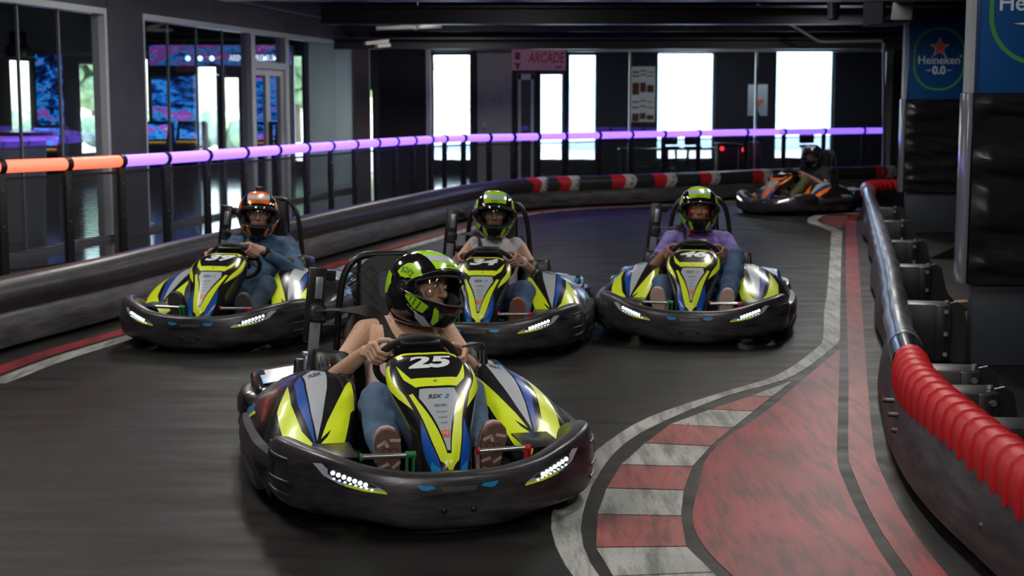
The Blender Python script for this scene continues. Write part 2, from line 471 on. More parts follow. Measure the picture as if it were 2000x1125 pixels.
# left glazed wall, its own frame: t along, o outwards, z up
P0 = V((-5.11, 14.8, 0)); UL = V((0.1826, 0.9832, 0)); NL = V((-0.9832, 0.1826, 0))
RL = Matrix((UL, NL, V((0, 0, 1)))).transposed()
def LW(t, o, z): return P0 + UL * t + NL * o + V((0, 0, z))
def lt(px, o=0.0):
    q = P0 + NL * o; k = (px - 1000) / FPX
    return (k * q.y - q.x) / (UL.x - k * UL.y)
def lbox(b, t0, t1, z0, z1, o=0.0, th=0.16, bev=0):
    b.box(LW((t0 + t1) / 2, o, (z0 + z1) / 2), (t1 - t0, th, z1 - z0), RL, bev)
    return b
ZT = 2.64
t_p0, t_p1, t_e = lt(208), lt(276), lt(700)
b = B()
lbox(b, -20, -6.5, 0, 3.45); lbox(b, t_p0, t_p1, 0, 3.45, th=0.18); lbox(b, -6.5, t_e, ZT, 3.45); lbox(b, t_e, t_e + 0.25, 0, 3.45, th=0.2)
structure(b.build('wall_left', M_fascia, smooth=False))
b = B(); lbox(b, -6.5, t_p0, 0, 0.06, th=0.1); lbox(b, t_p1, t_e, 0, 0.06, th=0.1)
structure(b.build('baseboard_left', mat('skirting_grey', (0.16, 0.16, 0.17), 0.5), smooth=False))
M_alu = mat('pale_window_frame', (0.66, 0.68, 0.66), 0.4, 0.3)
M_pane = glass_mat('clear_pane', (0.80, 0.84, 0.85), 0.02)
def lwindow(n, t0, t1, mull, z0=0.06, z1=ZT):
    b = B(); w = 0.07
    lbox(b, t0, t1, z1 - w, z1); 
    for m_ in [t0 + w / 2, t1 - w / 2]: lbox(b, m_ - w / 2, m_ + w / 2, z0, z1 - w)
    o = structure(b.build('window_%d' % n, M_alu, smooth=False))
    b = B(); lbox(b, t0 + w, t1 - w, z0, z1 - w, th=0.012); b.build('glass_pane', M_pane, o, smooth=False)
    for x in mull:
        b = B(); lbox(b, x - 0.012, x + 0.012, z0, z1 - w, th=0.03); b.build('glass_joint', mat('joint_grey', (0.2, 0.21, 0.22), 0.4), o, smooth=False)
    return o
lwindow(1, -6.5, t_p0, [lt(46), lt(125), -4, -2.5])
lwindow(2, t_p1, lt(490), [lt(335), lt(390), lt(440)])
lwindow(4, lt(557), t_e, [])
# door in the left glazing
td0, td1 = lt(490), lt(557)
b = B(); w = 0.09
lbox(b, td0, td0 + w, 0, ZT); lbox(b, td1 - w, td1, 0, ZT); lbox(b, td0, td1, ZT - 0.07, ZT); lbox(b, td0 + w, td1 - w, 2.08, 2.18)
d1 = structure(b.build('door_1', M_alu, smooth=False))
tm = (td0 + td1) / 2
for k, (a, c) in enumerate(((td0 + w, tm), (tm, td1 - w))):
    b = B(); lbox(b, a, a + w, 0.02, 2.08, th=0.05); lbox(b, c - w, c, 0.02, 2.08, th=0.05); lbox(b, a + w, c - w, 0.02, 0.14, th=0.05); lbox(b, a + w, c - w, 1.98, 2.08, th=0.05)
    b.build('door_leaf', mat('door_frame_white', (0.75, 0.77, 0.76), 0.4), d1, smooth=False)
    b = B(); lbox(b, a + w, c - w, 0.14, 1.98, th=0.01); b.build('glass_pane', M_pane, d1, smooth=False)
    b = B(); lbox(b, (c - w if k == 0 else a) + 0.02, (c - w if k == 0 else a) + 0.05, 0.9, 1.3, o=-0.06, th=0.03, bev=0.008); b.build('door_handle', M_black, d1)
b = B(); lbox(b, td0 + w, td1 - w, 2.18, ZT - 0.07, th=0.01); b.build('transom_pane', M_pane, d1, smooth=False)
# grey partition seen through the last pane
b = B(); lbox(b, lt(603, .9), lt(700, .9), 0, 3.4, o=0.9, th=0.08); structure(b.build('wall_left', mat('blue_grey_partition', (0.22, 0.27, 0.31), 0.5), smooth=False))

# polished floor behind the rail
def slab(name, pts, z, m, th=0.004):
    b = B(); b.prism(pts, z - th, z); return structure(b.build(name, m, smooth=False))
lobby = [(-6.3, 6.4), (-4.75, 9.9), (-4.0, 12.6), (-2.55, 17.2), (-1.25, 20.4), (0.6, 23.6), (2.5, 25.6), (6.9, 27.0), (9.85, 27.2), (9.85, 32.9), (-14, 32.9), (-14, 6.4)]
slab('floor', lobby, 0.006, mat('polished_dark_tile', (0.045, 0.047, 0.052), 0.10, bump=0.03, bscale=6, spec=0.7))

# ------------------------------------------------------------------ outside wall with openings
YB = 33.0
def xb(px, y=YB): return (px - 1000) / FPX * y
def zb(py, y=YB):
    r = ray(1000, py); return CAM_H + r.z / r.y * y
OPEN = [(280, 300, 112, 312), (390, 432, 112, 312), (437, 475, 148, 312), (575, 598, 106, 318), (718, 733, 172, 345), (845, 922, 104, 316), (1052, 1100, 142, 315), (1107, 1165, 104, 315), (1278, 1392, 101, 313), (1507, 1622, 97, 312)]
b = B(); xs = -8.32
for x0, x1, y0, y1 in OPEN:
    a, c, zt, z0 = xb(x0), xb(x1), zb(y0), zb(y1)
    b.box(((xs + a) / 2, YB, 1.72), (a - xs, 0.25, 3.45))
    b.box(((a + c) / 2, YB, (zt + 3.45) / 2), (c - a, 0.25, 3.45 - zt)); b.box(((a + c) / 2, YB, z0 / 2), (c - a, 0.25, z0))
    xs = c
b.box(((xs + 12) / 2, YB, 1.72), (12 - xs, 0.25, 3.45))
structure(b.build('wall_back', mat('navy_wall_paint', (0.030, 0.034, 0.046), 0.6), smooth=False))
for i, (x0, x1, y0, y1) in enumerate(OPEN):
    a, c, zt, z0 = xb(x0), xb(x1), zb(y0), zb(y1); b = B(); f = 0.045
    for (p, s) in (((a + f / 2, YB, (zt + z0) / 2), (f, 0.1, zt - z0)), ((c - f / 2, YB, (zt + z0) / 2), (f, 0.1, zt - z0)), (((a + c) / 2, YB, zt - f / 2), (c - a, 0.1, f)), (((a + c) / 2, YB, z0 + f / 2), (c - a, 0.1, f))):
        b.box(p, s)
    o = structure(b.build('window_%d' % (i + 5), mat('window_frame_dark', (0.05, 0.05, 0.055), 0.4), smooth=False))
    b = B(); b.box(((a + c) / 2, YB, (zt + z0) / 2), (c - a - 2 * f, 0.01, zt - z0 - 2 * f)); b.build('glass_pane', M_pane, o, smooth=False)
# far side wall of the arcade, two windows
OL = 6.5
b = B(); ts = -24.0
FW = [(20, 75), (155, 203)]
for x0, x1 in FW:
    a, c = lt(x0, OL), lt(x1, OL)
    lbox(b, ts, a, 0, 3.45, OL, 0.2); lbox(b, a, c, 2.42, 3.45, OL, 0.2); lbox(b, a, c, 0, 0.5, OL, 0.2); ts = c
lbox(b, ts, 17.05, 0, 3.45, OL, 0.2)
structure(b.build('wall_left', mat('brown_wall_paint', (0.085, 0.07, 0.06), 0.7), smooth=False))
for i, (x0, x1) in enumerate(FW):
    a, c = lt(x0, OL), lt(x1, OL); b = B()
    for t0, t1, z0, z1 in ((a, a + .06, .5, 2.42), (c - .06, c, .5, 2.42), (a, c, 2.36, 2.42), (a, c, .5, .56)): lbox(b, t0, t1, z0, z1, OL, 0.1)
    o = structure(b.build('window_%d' % (i + 15), mat('window_frame_dark', (0.05, 0.05, 0.055), 0.4), smooth=False))
    b = B(); lbox(b, a + .06, c - .06, .56, 2.36, OL, 0.01); b.build('glass_pane', M_pane, o, smooth=False)

# ------------------------------------------------------------------ glazed partition across the back
YG = 27.2
def gbox(b, x0, x1, z0, z1, y=YG, th=0.1): b.box(((x0 + x1) / 2, y, (z0 + z1) / 2), (x1 - x0, th, z1 - z0)); return b
zt = zb(98, YG)
b = B(); gbox(b, xb(705, YG), 9.9, zt, 3.45); gbox(b, xb(1735, YG), 9.9, 0, zt); gbox(b, xb(742, YG), xb(836, YG), 0, zt, YG + 0.05)
gbox(b, xb(1000, YG), xb(1010, YG), 0, zt); gbox(b, xb(1043, YG), xb(1052, YG), 0, zt); gbox(b, xb(1100, YG), xb(1106, YG), 0, zt); gbox(b, xb(922, YG), xb(933, YG), 0, zt)
gbox(b, xb(1010, YG), xb(1100, YG), zb(142, YG), zt)
structure(b.build('wall_back', M_dark, smooth=False))
b = B(); gbox(b, xb(700, YG), xb(727, YG), 0, 3.4, YG - 0.25, 0.3); structure(b.build('trim_1', mat('taupe_column', (0.20, 0.17, 0.15), 0.7), smooth=False))
M_strip = mat('silver_strip', (0.5, 0.52, 0.5), 0.3, 0.6)
b = B(); gbox(b, xb(834, YG), xb(843, YG), 0, zt + .1, YG - .03); gbox(b, xb(1106, YG), xb(1735, YG), zt - .03, zt + .02, YG - .03)
for x in (1228, 1472): gbox(b, xb(x - 2, YG), xb(x + 2, YG), 0, zt, YG - .02)
gbox(b, xb(1721, YG), xb(1734, YG), 0, zt, YG - .02)
structure(b.build('trim_2', M_strip, smooth=False))
for i, (x0, x1) in enumerate(((843, 922), (1106, 1226), (1230, 1470), (1474, 1721))):
    b = B(); gbox(b, xb(x0, YG), xb(x1, YG), 0.02, zt - .03, YG, 0.012)
    structure(b.build('window_%d' % (i + 20), M_pane, smooth=False))
# grey flush door and glass door under the sign
b = B(); gbox(b, xb(933, YG), xb(1000, YG), 0.0, zb(104, YG), YG, 0.06)
d2 = structure(b.build('door_2', mat('grey_door_paint', (0.52, 0.52, 0.50), 0.45, noise_amt=0.15, scale=3), smooth=False))
for px, py in ((946, 214), (968, 199), (946, 247)):
    p = at_depth(px, py, YG - 0.06); b = B(); b.box(p, (0.05, 0.05, 0.13), bev=0.015); b.build('door_handle', M_strip, d2)
p = at_depth(968, 312, YG - .05); b = B(); b.cyl(p, p + V((0, -.04, 0)), .035); b.build('lock', M_strip, d2)
b = B(); x0, x1 = xb(1012, YG), xb(1042, YG); z1 = zb(145, YG)
for a, c, e, f in ((x0, x0 + .05, 0, z1), (x1 - .05, x1, 0, z1), (x0, x1, z1 - .1, z1), (x0, x1, 0, .1)): gbox(b, a, c, e, f, YG - .02, .07)
d3 = structure(b.build('door_3', mat('door_frame_white', (0.75, 0.77, 0.76), 0.4), smooth=False))
b = B(); gbox(b, x0 + .05, x1 - .05, .1, z1 - .1, YG - .02, .01); b.build('glass_pane', M_pane, d3, smooth=False)
# ARCADE sign
sg = empty('arcade_sign', 'pink sign with red ARCADE lettering above the back doors', 'sign', at_depth(1052, 116, YG - .12))
W_, H_ = 104 * YG / FPX, 42 * YG / FPX
b = B(); b.box((0, 0, 0), (W_, 0.06, H_), bev=.008); b.build('sign_board', mat('pink_sign', (0.42, 0.24, 0.32), 0.5, emit=(0.30, 0.12, 0.20), estr=0.16), sg)
MX = Matrix.Translation((0.14, -0.032, 0.03)) @ Matrix.Rotation(pi / 2, 4, 'X')
text_flat('lettering', 'ARCADE', MX, 0.19, mat('sign_red', (0.65, 0.03, 0.03), 0.5), sg, bold=0.012, shear=0.15, width=0.66)
for k, (x, z, w2, h2) in enumerate(((-.38, .06, .1, .13), (-.38, -.08, .14, .03), (-.38, -.13, .06, .07), (.36, -.14, .12, .03))):
    b = B(); b.box((x, -.032, z), (w2, .006, h2), bev=.002); b.build('emblem', mat('sign_mauve', (0.22, 0.09, 0.14), 0.5), sg)
b = B()
for x in (-.34, .34): b.box((x, 0, H_ / 2 + .05), (.05, .04, .1))
b.build('hanger', M_strip, sg)
# poster and banner on the outside wall
def on_back(px0, py0, px1, py1, y): return xb(px0, y), xb(px1, y), zb(py1, y), zb(py0, y)
x0, x1, z0, z1 = on_back(1230, 130, 1277, 238, YB - .2)
po = empty('wall_poster', 'tall white poster with red and brown pictures beside the bright window', 'poster', ((x0 + x1) / 2, YB - .2, (z0 + z1) / 2))
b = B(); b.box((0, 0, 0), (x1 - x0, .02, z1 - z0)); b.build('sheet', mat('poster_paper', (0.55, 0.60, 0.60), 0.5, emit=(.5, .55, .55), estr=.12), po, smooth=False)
h = z1 - z0; w = x1 - x0
for k, (zz, hh, c) in enumerate(((.40, .035, (.55, .06, .05)), (.33, .03, (.5, .08, .06)), (.10, .22, (.25, .07, .04)), (-.14, .03, (.55, .06, .05)), (-.24, .03, (.5, .08, .06)), (-.42, .14, (.28, .08, .05)))):
    b = B()
    for j in range(3): b.box((-w * .3 + j * w * .3, -.013, h * zz + (j % 2) * .03), (w * (.24 if j % 2 else .28), .004, h * hh * (1 - .2 * j)), bev=.001)
    b.build('picture', mat('poster_ink_%d' % k, c, .5, noise_amt=.5, scale=9), po, smooth=False)
x0, x1, z0, z1 = on_back(1457, 165, 1495, 226, YB - 3)
bn = empty('hanging_banner', 'white and blue swallow-tailed banner hanging behind the glass', 'banner', ((x0 + x1) / 2, YB - 3, z1))
w = x1 - x0; h = z1 - z0
b = B(); b.prism([(-w / 2, 0), (-w / 2, -h), (-w * .1, -h), (-w * .0, -h * .8), (w * .15, -h), (w / 2, -h), (w / 2, 0)], -.004, .004, Matrix.Rotation(pi / 2, 4, 'X'))
b.build('cloth', mat('banner_cloth', (0.42, 0.52, 0.60), 0.7), bn, smooth=False)
b = B(); b.cyl((0, 0, 0), (0, 0, 3.44 - z1), .006); b.build('cord', M_black, bn)
b = B(); b.prism([(-w * .2, -h * .55), (w * .3, -h * .45), (w * .3, -h * .58), (0, -h * .72), (-w * .2, -h * .68)], .004, .008, Matrix.Rotation(pi / 2, 4, 'X'))
b.build('printed_patch', mat('banner_orange', (0.6, 0.2, 0.08), 0.6), bn, smooth=False)

# cabinets with red lamps, high tables behind the glass
def cabinet(px0, px1, py0, y, label, light):
    x0, x1, z1 = xb(px0, y), xb(px1, y), zb(py0, y)
    t = empty('game_cabinet', label, 'arcade machine', ((x0 + x1) / 2, y, .006)); w = x1 - x0
    b = B(); b.box((0, 0, z1 / 2), (w, .5, z1), bev=.02); b.build('body', mat('dark_red_panel', (0.13, 0.015, 0.025), 0.5), t)
    b = B(); b.box((0, -.25, z1 * .62), (w * .8, .02, z1 * .4), bev=.01); b.build('front_panel', mat('darker_red_panel', (0.08, 0.01, 0.015), 0.4), t)
    b = B(); b.box((0, .02, z1 + .02), (w + .04, .54, .04), bev=.01); b.build('top_edge', M_black, t)
    if light:
        b = B(); b.sph((light, -.24, z1 - .06), .045); b.build('red_lamp', mat('red_lamp', (.8, .02, .02), .4, emit=(1, .03, .04), estr=5), t)
cabinet(1398, 1436, 284, 29, 'widest dark red cabinet with a red lamp behind the back glass', -.12)
cabinet(1456, 1480, 282, 30, 'narrower dark red cabinet with pink base behind the back glass', 0)
cabinet(1437, 1453, 286, 29.6, 'slim dark red cabinet with a red lamp between two others', 0.02)
def high_table(px, py, y, w, label):
    p = at_depth(px, py, y)
    t = empty('high_table', label, 'table', (p.x, y, .006)); z = p.z
    b = B(); b.box((0, 0, z), (w, .6, .04), bev=.01); b.build('table_top', mat('table_dark', (0.04, 0.04, 0.05), 0.3), t)
    for s in (-1, 1):
        b = B(); b.box((s * w * .42, 0, z / 2), (.05, .05, z)); b.build('leg', M_black, t, smooth=False)
    b = B(); b.box((0, 0, .25), (w * .8, .03, .03)); b.build('stretcher', M_black, t, smooth=False)
def stool(px, y, label, seat_z=.72):
    x = xb(px, y); t = empty('bar_stool', label, 'stool', (x, y, .006), 0, 'dark stools behind the back glass')
    b = B(); b.cyl((0, 0, seat_z - .05), (0, 0, seat_z), .17, .18, 20); b.build('seat', M_black, t)
    b = B(); b.box((0, .17, seat_z + .16), (.3, .03, .26), bev=.02); b.build('backrest', M_black, t)
    for k in range(4):
        a = pi / 4 + k * pi / 2; b = B(); b.cyl((cos(a) * .13, sin(a) * .13, seat_z - .04), (cos(a) * .2, sin(a) * .2, 0), .014); b.build('leg', M_black, t)
high_table(1255, 292, 30.7, 1.0, 'long dark high table behind the glass, under the wall poster')
high_table(1352, 291, 30, 1.2, 'dark high table before the wide bright window')
for k, (px, wd) in enumerate(((1309, 'at the left end of the table before the wide window'), (1352, 'at the right end of the table before the wide window'))):
    stool(px, 29.3, 'dark backed stool, ' + wd)
stool(1576, 29.5, 'dark backed stool standing behind the distant orange kart', .75)

# ------------------------------------------------------------------ arcade room behind the left glass
def vscreen(px0, px1, py0, py1, y, seed, stren, label):
    x0, x1, z0, z1 = on_back(px0, py0, px1, py1, y)
    t = empty('video_screen', label, 'screen', ((x0 + x1) / 2, y, max(.01, z0)))
    w, h = x1 - x0, z1 - z0
    b = B(); b.box((0, .04, h / 2), (w + .06, .08, h + .06), bev=.01); b.build('bezel', M_black, t)
    b = B(); b.box((0, -.006, h / 2), (w, .012, h)); b.build('picture_panel', screen_mat('screen_%d' % seed, seed, stren), t, smooth=False)
    b = B(); b.box((0, .06, -z0 / 2 + .01), (.12, .05, max(.02, z0))); b.build('stand', M_black, t, smooth=False)
    return t, w, h
vscreen(303, 387, 150, 294, 31.6, 1, 1.5, 'big blue and magenta video wall behind the left glass')
vscreen(491, 556, 150, 290, 31.0, 2, 1.4, 'blue and orange video wall seen through the glass double door')
t, w, h = vscreen(300, 575, 88, 128, 30.0, 3, .7, 'long dark blue lit sign board high behind the left glass')
M_let = mat('sign_letter_light', (.8, .85, .9), .5, emit=(.75, .85, 1), estr=1.6)
for s_, px, wd in (('ARENA', 464, .34), ('PREMIUM', 518, .46)):
    p = at_depth(px, 113, 29.97) - t.location
    text_flat('lettering', s_, Matrix.Translation((p.x, -.02, p.z)) @ Matrix.Rotation(pi / 2, 4, 'X'), .12, M_let, t, bold=.02, width=wd)
b = B()
for px in (367, 391, 414): b.sph(at_depth(px, 114, 29.9) - t.location, .05)
b.build('spot_bulb', mat('blue_spot', (.3, .6, 1), .4, emit=(.35, .75, 1), estr=5), t)
p = LW(lt(105, 5.6), 5.6, 1.45)
vs = empty('video_screen', 'tall narrow blue video wall behind the near left glass', 'screen', LW(lt(105, 5.6), 5.6, .55), atan2(UL.y, UL.x))
ww = lt(131, 5.6) - lt(80, 5.6)
b = B(); b.box((0, .05, .95), (ww + .08, .1, 2.0), bev=.01); b.build('bezel', M_black, vs)
b = B(); b.box((0, -.006, .95), (ww, .012, 1.9)); b.build('picture_panel', screen_mat('screen_4', 4, 1.2), vs, smooth=False)
b = B(); b.box((0, .05, -.28), (.2, .1, .54)); b.build('stand', M_black, vs, smooth=False)
# pendant lamp
pl = empty('pendant_lamp', 'black dome pendant lamp hanging behind the near left glass', 'lamp', at_depth(38, 112, 17.5))
prof = [(.02, .30), (.1, .29), (.11, .16), (.15, .12), (.165, .0), (.155, .0), (.14, .11), (.02, .15)]
b = B(); b.rings([[V((r * cos(2 * pi * k / 28), r * sin(2 * pi * k / 28), z)) for k in range(28)] for r, z in prof], caps=False); b.build('lamp_shade', mat('lamp_black', (.02, .02, .02), .35), pl)
b = B(); b.sph((0, 0, .06), (.1, .1, .05)); b.build('bulb', mat('warm_bulb', (1, .9, .7), .4, emit=(1, .93, .8), estr=3.5), pl)
b = B(); b.cyl((0, 0, .28), (0, 0, 3.44 - pl.location.z), .008); b.build('cord', M_black, pl)
# round counter with a purple light edge
bc = empty('bar_counter', 'grey round bar counter with a purple lit rim at the left edge', 'counter', tuple(V((-5.95, 17.2, .006))))
cz = 1.22
b = B(); b.cyl((0, 0, 0), (0, 0, cz - .08), .5, .55, 40); b.build('body', mat('grey_panel', (.28, .29, .3), .4), bc)
b = B(); b.cyl((0, 0, cz - .08), (0, 0, cz - .02), .66, .66, 40); b.build('light_rim', mat('purple_rim', (.3, .1, .8), .4, emit=(.30, .12, 1), estr=.8), bc)
b = B(); b.cyl((0, 0, cz - .02), (0, 0, cz + .02), .68, .68, 40); b.build('counter_top', mat('counter_dark', (.05, .04, .07), .3), bc)
# dark arcade machines along the lobby
for k, (px, y, wd) in enumerate(((95, 25.5, 'beside the narrow video wall'), (310, 30.2, 'left of two before the big video wall'), (376, 30.6, 'right of two before the big video wall'), (519, 29.6, 'behind the glass double door'))):
    t = empty('arcade_machine', 'dark upright arcade machine with a lit screen, ' + wd, 'arcade machine', (xb(px, y), y, .006), 0, 'arcade machines behind the left glass')
    b = B(); b.prism([(-.35, 0), (.35, 0), (.35, 1.15), (.1, 1.2), (-.15, .8), (-.35, .75)], -.28, .28, Matrix.Rotation(pi / 2, 4, 'Z') @ Matrix.Rotation(pi / 2, 4, 'X'))
    b.build('cabinet', mat('machine_dark', (.03, .02, .05), .35), t)
    b = B(); b.box((0, -.10 + .07, .99), (.44, .02, .34), Matrix.Rotation(-.55, 3, 'X')); b.build('screen', screen_mat('machine_screen_%d' % k, 5 + k, 2.0), t, smooth=False)
    b = B(); b.box((0, -.27, .79), (.46, .14, .03)); b.build('control_panel', mat('control_yellow', (.5, .3, .03), .4, emit=(.8, .4, .05), estr=.5), t, smooth=False)

# ------------------------------------------------------------------ outdoors: pale building, hedge, trees
bd = empty('building', 'pale building with blue windows seen through the back windows', 'building', (13, 62, -.15))
b = B(); b.box((0, 0, 3.2), (26, 8, 6.4)); b.build('wall', mat('pale_render', (.75, .74, .70), .8), bd, smooth=False)
b = B(); b.box((0, 0, 6.5), (26.6, 8.6, .3)); b.build('roof', mat('roof_grey', (.4, .4, .4), .7), bd, smooth=False)
for k in range(6):
    b = B(); b.box((-10.5 + 4.2 * k, -4.02, 1.9), (2.6, .1, 1.6)); f = b.build('window', mat('window_frame_white', (.7, .7, .7), .5), bd, smooth=False)
    b = B(); b.box((-10.5 + 4.2 * k, -4.06, 1.9), (2.3, .1, 1.3)); b.build('pane', mat('blue_glass', (.50, .62, .75), .3), f, smooth=False)
hd = B()
for k in range(120):
    a = random.uniform(0, 1); hd.sph((-30 + 20 * a + random.uniform(-1, 1), 52 + 8 * sin(a * 3) + random.uniform(-.6, .6), random.uniform(.2, .8)), random.uniform(.35, .7), seg=10)
tag(hd.build('hedge', mat('hedge_green', (.34, .42, .22), .8, noise_amt=.6, scale=3, bump=.8, bscale=3)), 'bright green hedge outside beyond the left windows', 'hedge')
for k, (x, y, wd) in enumerate(((-24, 48, 'leftmost'), (-19, 68, 'second from left'), (-9.5, 66, 'third from left'), (-5.5, 70, 'rightmost'))):
    t = empty('tree', 'leafy green tree outside, %s of the row beyond the windows' % wd, 'tree', (x, y, -.15), 0, 'trees outside the windows')
    b = B(); b.cyl((0, 0, 0), (0, 0, 3), .2, .12); b.build('trunk', mat('bark', (.12, .08, .05), .9), t)
    b = B()
    for j in range(170):
        a, q, zz = random.uniform(0, 2 * pi), random.uniform(0, 1) ** .5, random.uniform(-1, 1); rr_ = 1.7 * q * sqrt(max(.05, 1 - zz * zz))
        b.sph((rr_ * cos(a), rr_ * sin(a), 3.6 + 1.8 * zz), random.uniform(.25, .5), seg=7)
    b.build('crown', mat('leaf_green', (.30, .40, .19), .8, noise_amt=.6, scale=3, bump=.8, bscale=3), t)

# ------------------------------------------------------------------ ceiling steel
M_steel = mat('black_steel', (.022, .022, .026), .45)
def ibeam(n, x0, x1, y, z0, z1, w=.3):
    b = B(); xm, L_ = (x0 + x1) / 2, x1 - x0
    b.box((xm, y, z0 + .015), (L_, w, .03)); b.box((xm, y, z1 - .015), (L_, w, .03)); b.box((xm, y, (z0 + z1) / 2), (L_, .03, z1 - z0))
    structure(b.build('trim_%d' % n, M_steel, smooth=False))
ibeam(3, -2.9, 9.9, 24.5, zb(96, 24.5), zb(74, 24.5))
ibeam(4, -2.6, 9.9, 20.5, zb(48, 20.5), zb(12, 20.5))
ibeam(5, -3.2, 9.9, 16.5, zb(2, 16.5), 3.43)
b = B(); b.box((3.2, 26.0, 2.95), (13, .1, .3)); structure(b.build('trim_6', M_steel, smooth=False))
# bracing and pipe run
M_pipe = mat('grey_pipe', (.33, .33, .32), .4, .4)
def poly_pipe(name, pts, r, label, cat, m=M_pipe):
    return tag(B().tube(resample([V(p) for p in pts], 4 * len(pts)) if False else [V(p) for p in pts], r, 10).build(name, m), label, cat)
Y1 = 23.5
poly_pipe('conduit', [at_depth(1478, 8, Y1), at_depth(1597, 80, Y1), at_depth(1610, 82, Y1), at_depth(1722, 80, Y1), at_depth(1726, 88, Y1), at_depth(1727, 340, Y1 + 2.6)], .025, 'pale conduit running down diagonally from the ceiling and down the back right corner', 'pipe')
br = empty('ceiling_bracing', 'pale metal struts under the ceiling above the left back corner', 'bracing', at_depth(780, 45, 22.5))
for k, (a, c) in enumerate((((715, 28), (815, 56)), ((735, 55), (862, 52)), ((820, 50), (918, 39)), ((830, 26), (880, 24)), ((712, 85), (757, 80)), ((735, 90), (760, 88)))):
    b = B(); p, q = at_depth(*a, 22.5) - br.location, at_depth(*c, 22.6 + .1 * k) - br.location
    b.box((p + q) / 2, ((q - p).length, .05, .05), (q - p).to_track_quat('X', 'Z').to_matrix()); b.build('strut', mat('strut_pale', (.42, .40, .38), .45), br, smooth=False)
b = B(); b.cyl(at_depth(815, 56, 22.5) - br.location, at_depth(815, -12, 22.5) - br.location, .012); b.build('hanger_rod', M_steel, br)
def on_left(px, py, o=-.12):
    q = LW(lt(px, o), o, 0); r = ray(px, py); q.z = CAM_H + r.z / r.y * q.y; return q
poly_pipe('conduit', [on_left(440, -4), on_left(516, 11), on_left(528, 14), on_left(612, 31), on_left(692, 47)], .018, 'pale conduit running along the grey wall above the left glass doors', 'pipe', mat('conduit_grey', (.22, .22, .22), .5))
sp = empty('ceiling_spotlight', 'black and grey spotlight fixed under the ceiling left of the blue signs', 'spotlight', at_depth(1628, 18, 19))
b = B(); b.cyl((0, 0, .1), (0, -.02, -.12), .085, .07, 20); b.build('lamp_body', mat('spot_grey', (.2, .2, .22), .35, .5), sp)
b = B(); b.cyl((0, 0, .08), (0, 0, 3.44 - sp.location.z), .02); b.build('stem', M_steel, sp)
b = B(); b.cyl((0, -.025, -.115), (0, -.027, -.13), .065, .065, 20); b.build('lens', mat('spot_lens', (.05, .05, .06), .1), sp)
cd = empty('ceiling_duct', 'grey square duct end under the ceiling beside the far blue sign', 'duct', at_depth(1737, 20, 18.2))
b = B(); b.frame([(-.2, -.17), (.17, -.17), (.2, .17), (-.2, .17)], [(-.17, -.14), (.14, -.14), (.17, .14), (-.17, .14)], -.5, .5, Matrix.Rotation(pi / 2, 4, 'X')); b.build('duct_body', mat('duct_grey', (.03, .028, .036), .7), cd, smooth=False)
b = B(); b.box((0, 0, .3), (.03, .03, .4)); b.build('hanger', M_steel, cd, smooth=False)
# ------------------------------------------------------------------ painted track markings (lie on the floor)
Z1 = .0025
P_white = paint('worn_white_paint', (.42, .43, .41), (.05, .048, .045), amt=.85)
P_red = paint('worn_red_paint', (.30, .027, .034), (.025, .007, .008), rough=.40, amt=.9)
P_curb = paint('worn_curb_red', (.34, .10, .095), (.05, .018, .018), amt=.8)
def paint_poly(name, px_pts, m, z=Z1, smooth_px=False):
    bm = bmesh.new()
    vs = [bm.verts.new(G(x, y, z)) for x, y in px_pts]
    f = bm.faces.new(vs); f.normal_update()
    if f.normal.z < 0: f.normal_flip()
    r = bmesh.ops.extrude_face_region(bm, geom=[f])
    bmesh.ops.translate(bm, vec=(0, 0, -z + .0003), verts=[g for g in r['geom'] if isinstance(g, bmesh.types.BMVert)])
    bmesh.ops.recalc_face_normals(bm, faces=bm.faces)
    bmesh.ops.triangulate(bm, faces=bm.faces)
    me = bpy.data.meshes.new(name); bm.to_mesh(me); bm.free()
    return link(name, me, m, floor, False)
def sm(pts, n):
    return [tuple(p) for p in resample([V((*p, 0)) for p in pts], n)]
def sm2(pts, n):
    """smooth in floor space, back to floor points"""
    return resample([G(x, y, 0) for x, y in pts], n)
def ground_strip(name, A, Bp, m, z=Z1, n=40):
    """band between two edge lines given on the floor"""
    a, c = sm2(A, n), sm2(Bp, n)
    bm = bmesh.new()
    va = [[bm.verts.new((p.x, p.y, zz)) for p in L_] for L_ in (a, c) for zz in (z,)]
    for i in range(n):
        f = bm.faces.new((va[0][i], va[0][i + 1], va[1][i + 1], va[1][i])); f.normal_update()
        if f.normal.z < 0: f.normal_flip()
    r = bmesh.ops.extrude_face_region(bm, geom=bm.faces[:])
    bmesh.ops.translate(bm, vec=(0, 0, -z + .0003), verts=[g for g in r['geom'] if isinstance(g, bmesh.types.BMVert)])
    bmesh.ops.recalc_face_normals(bm, faces=bm.faces)
    me = bpy.data.meshes.new(name); bm.to_mesh(me); bm.free()
    return link(name, me, m, floor, False)
wl_out = [(1160, 1180), (1098, 1095), (1076, 1030), (1085, 985), (1120, 930), (1177, 871), (1266, 816), (1400, 770), (1520, 732), (1600, 676), (1608, 655), (1610, 605), (1617, 555), (1624, 451)]
wl_in = [(1210, 1180), (1150, 1095), (1134, 1035), (1142, 990), (1158, 945), (1176, 918), (1200, 885), (1266, 838), (1412, 776), (1546, 736), (1634, 673), (1640, 655), (1641, 600), (1643, 503), (1645, 451)]
ground_strip('painted_line', wl_out, wl_in, P_white, n=70)
ground_strip('painted_line', [(1624, 452), (1602, 443), (1582, 437), (1577, 431), (1583, 424), (1603, 418), (1640, 416.5), (1680, 416)], [(1645, 452), (1622, 442), (1606, 437), (1597, 432), (1600, 427), (1612, 421.5), (1640, 418.5), (1680, 418)], P_white, n=30)
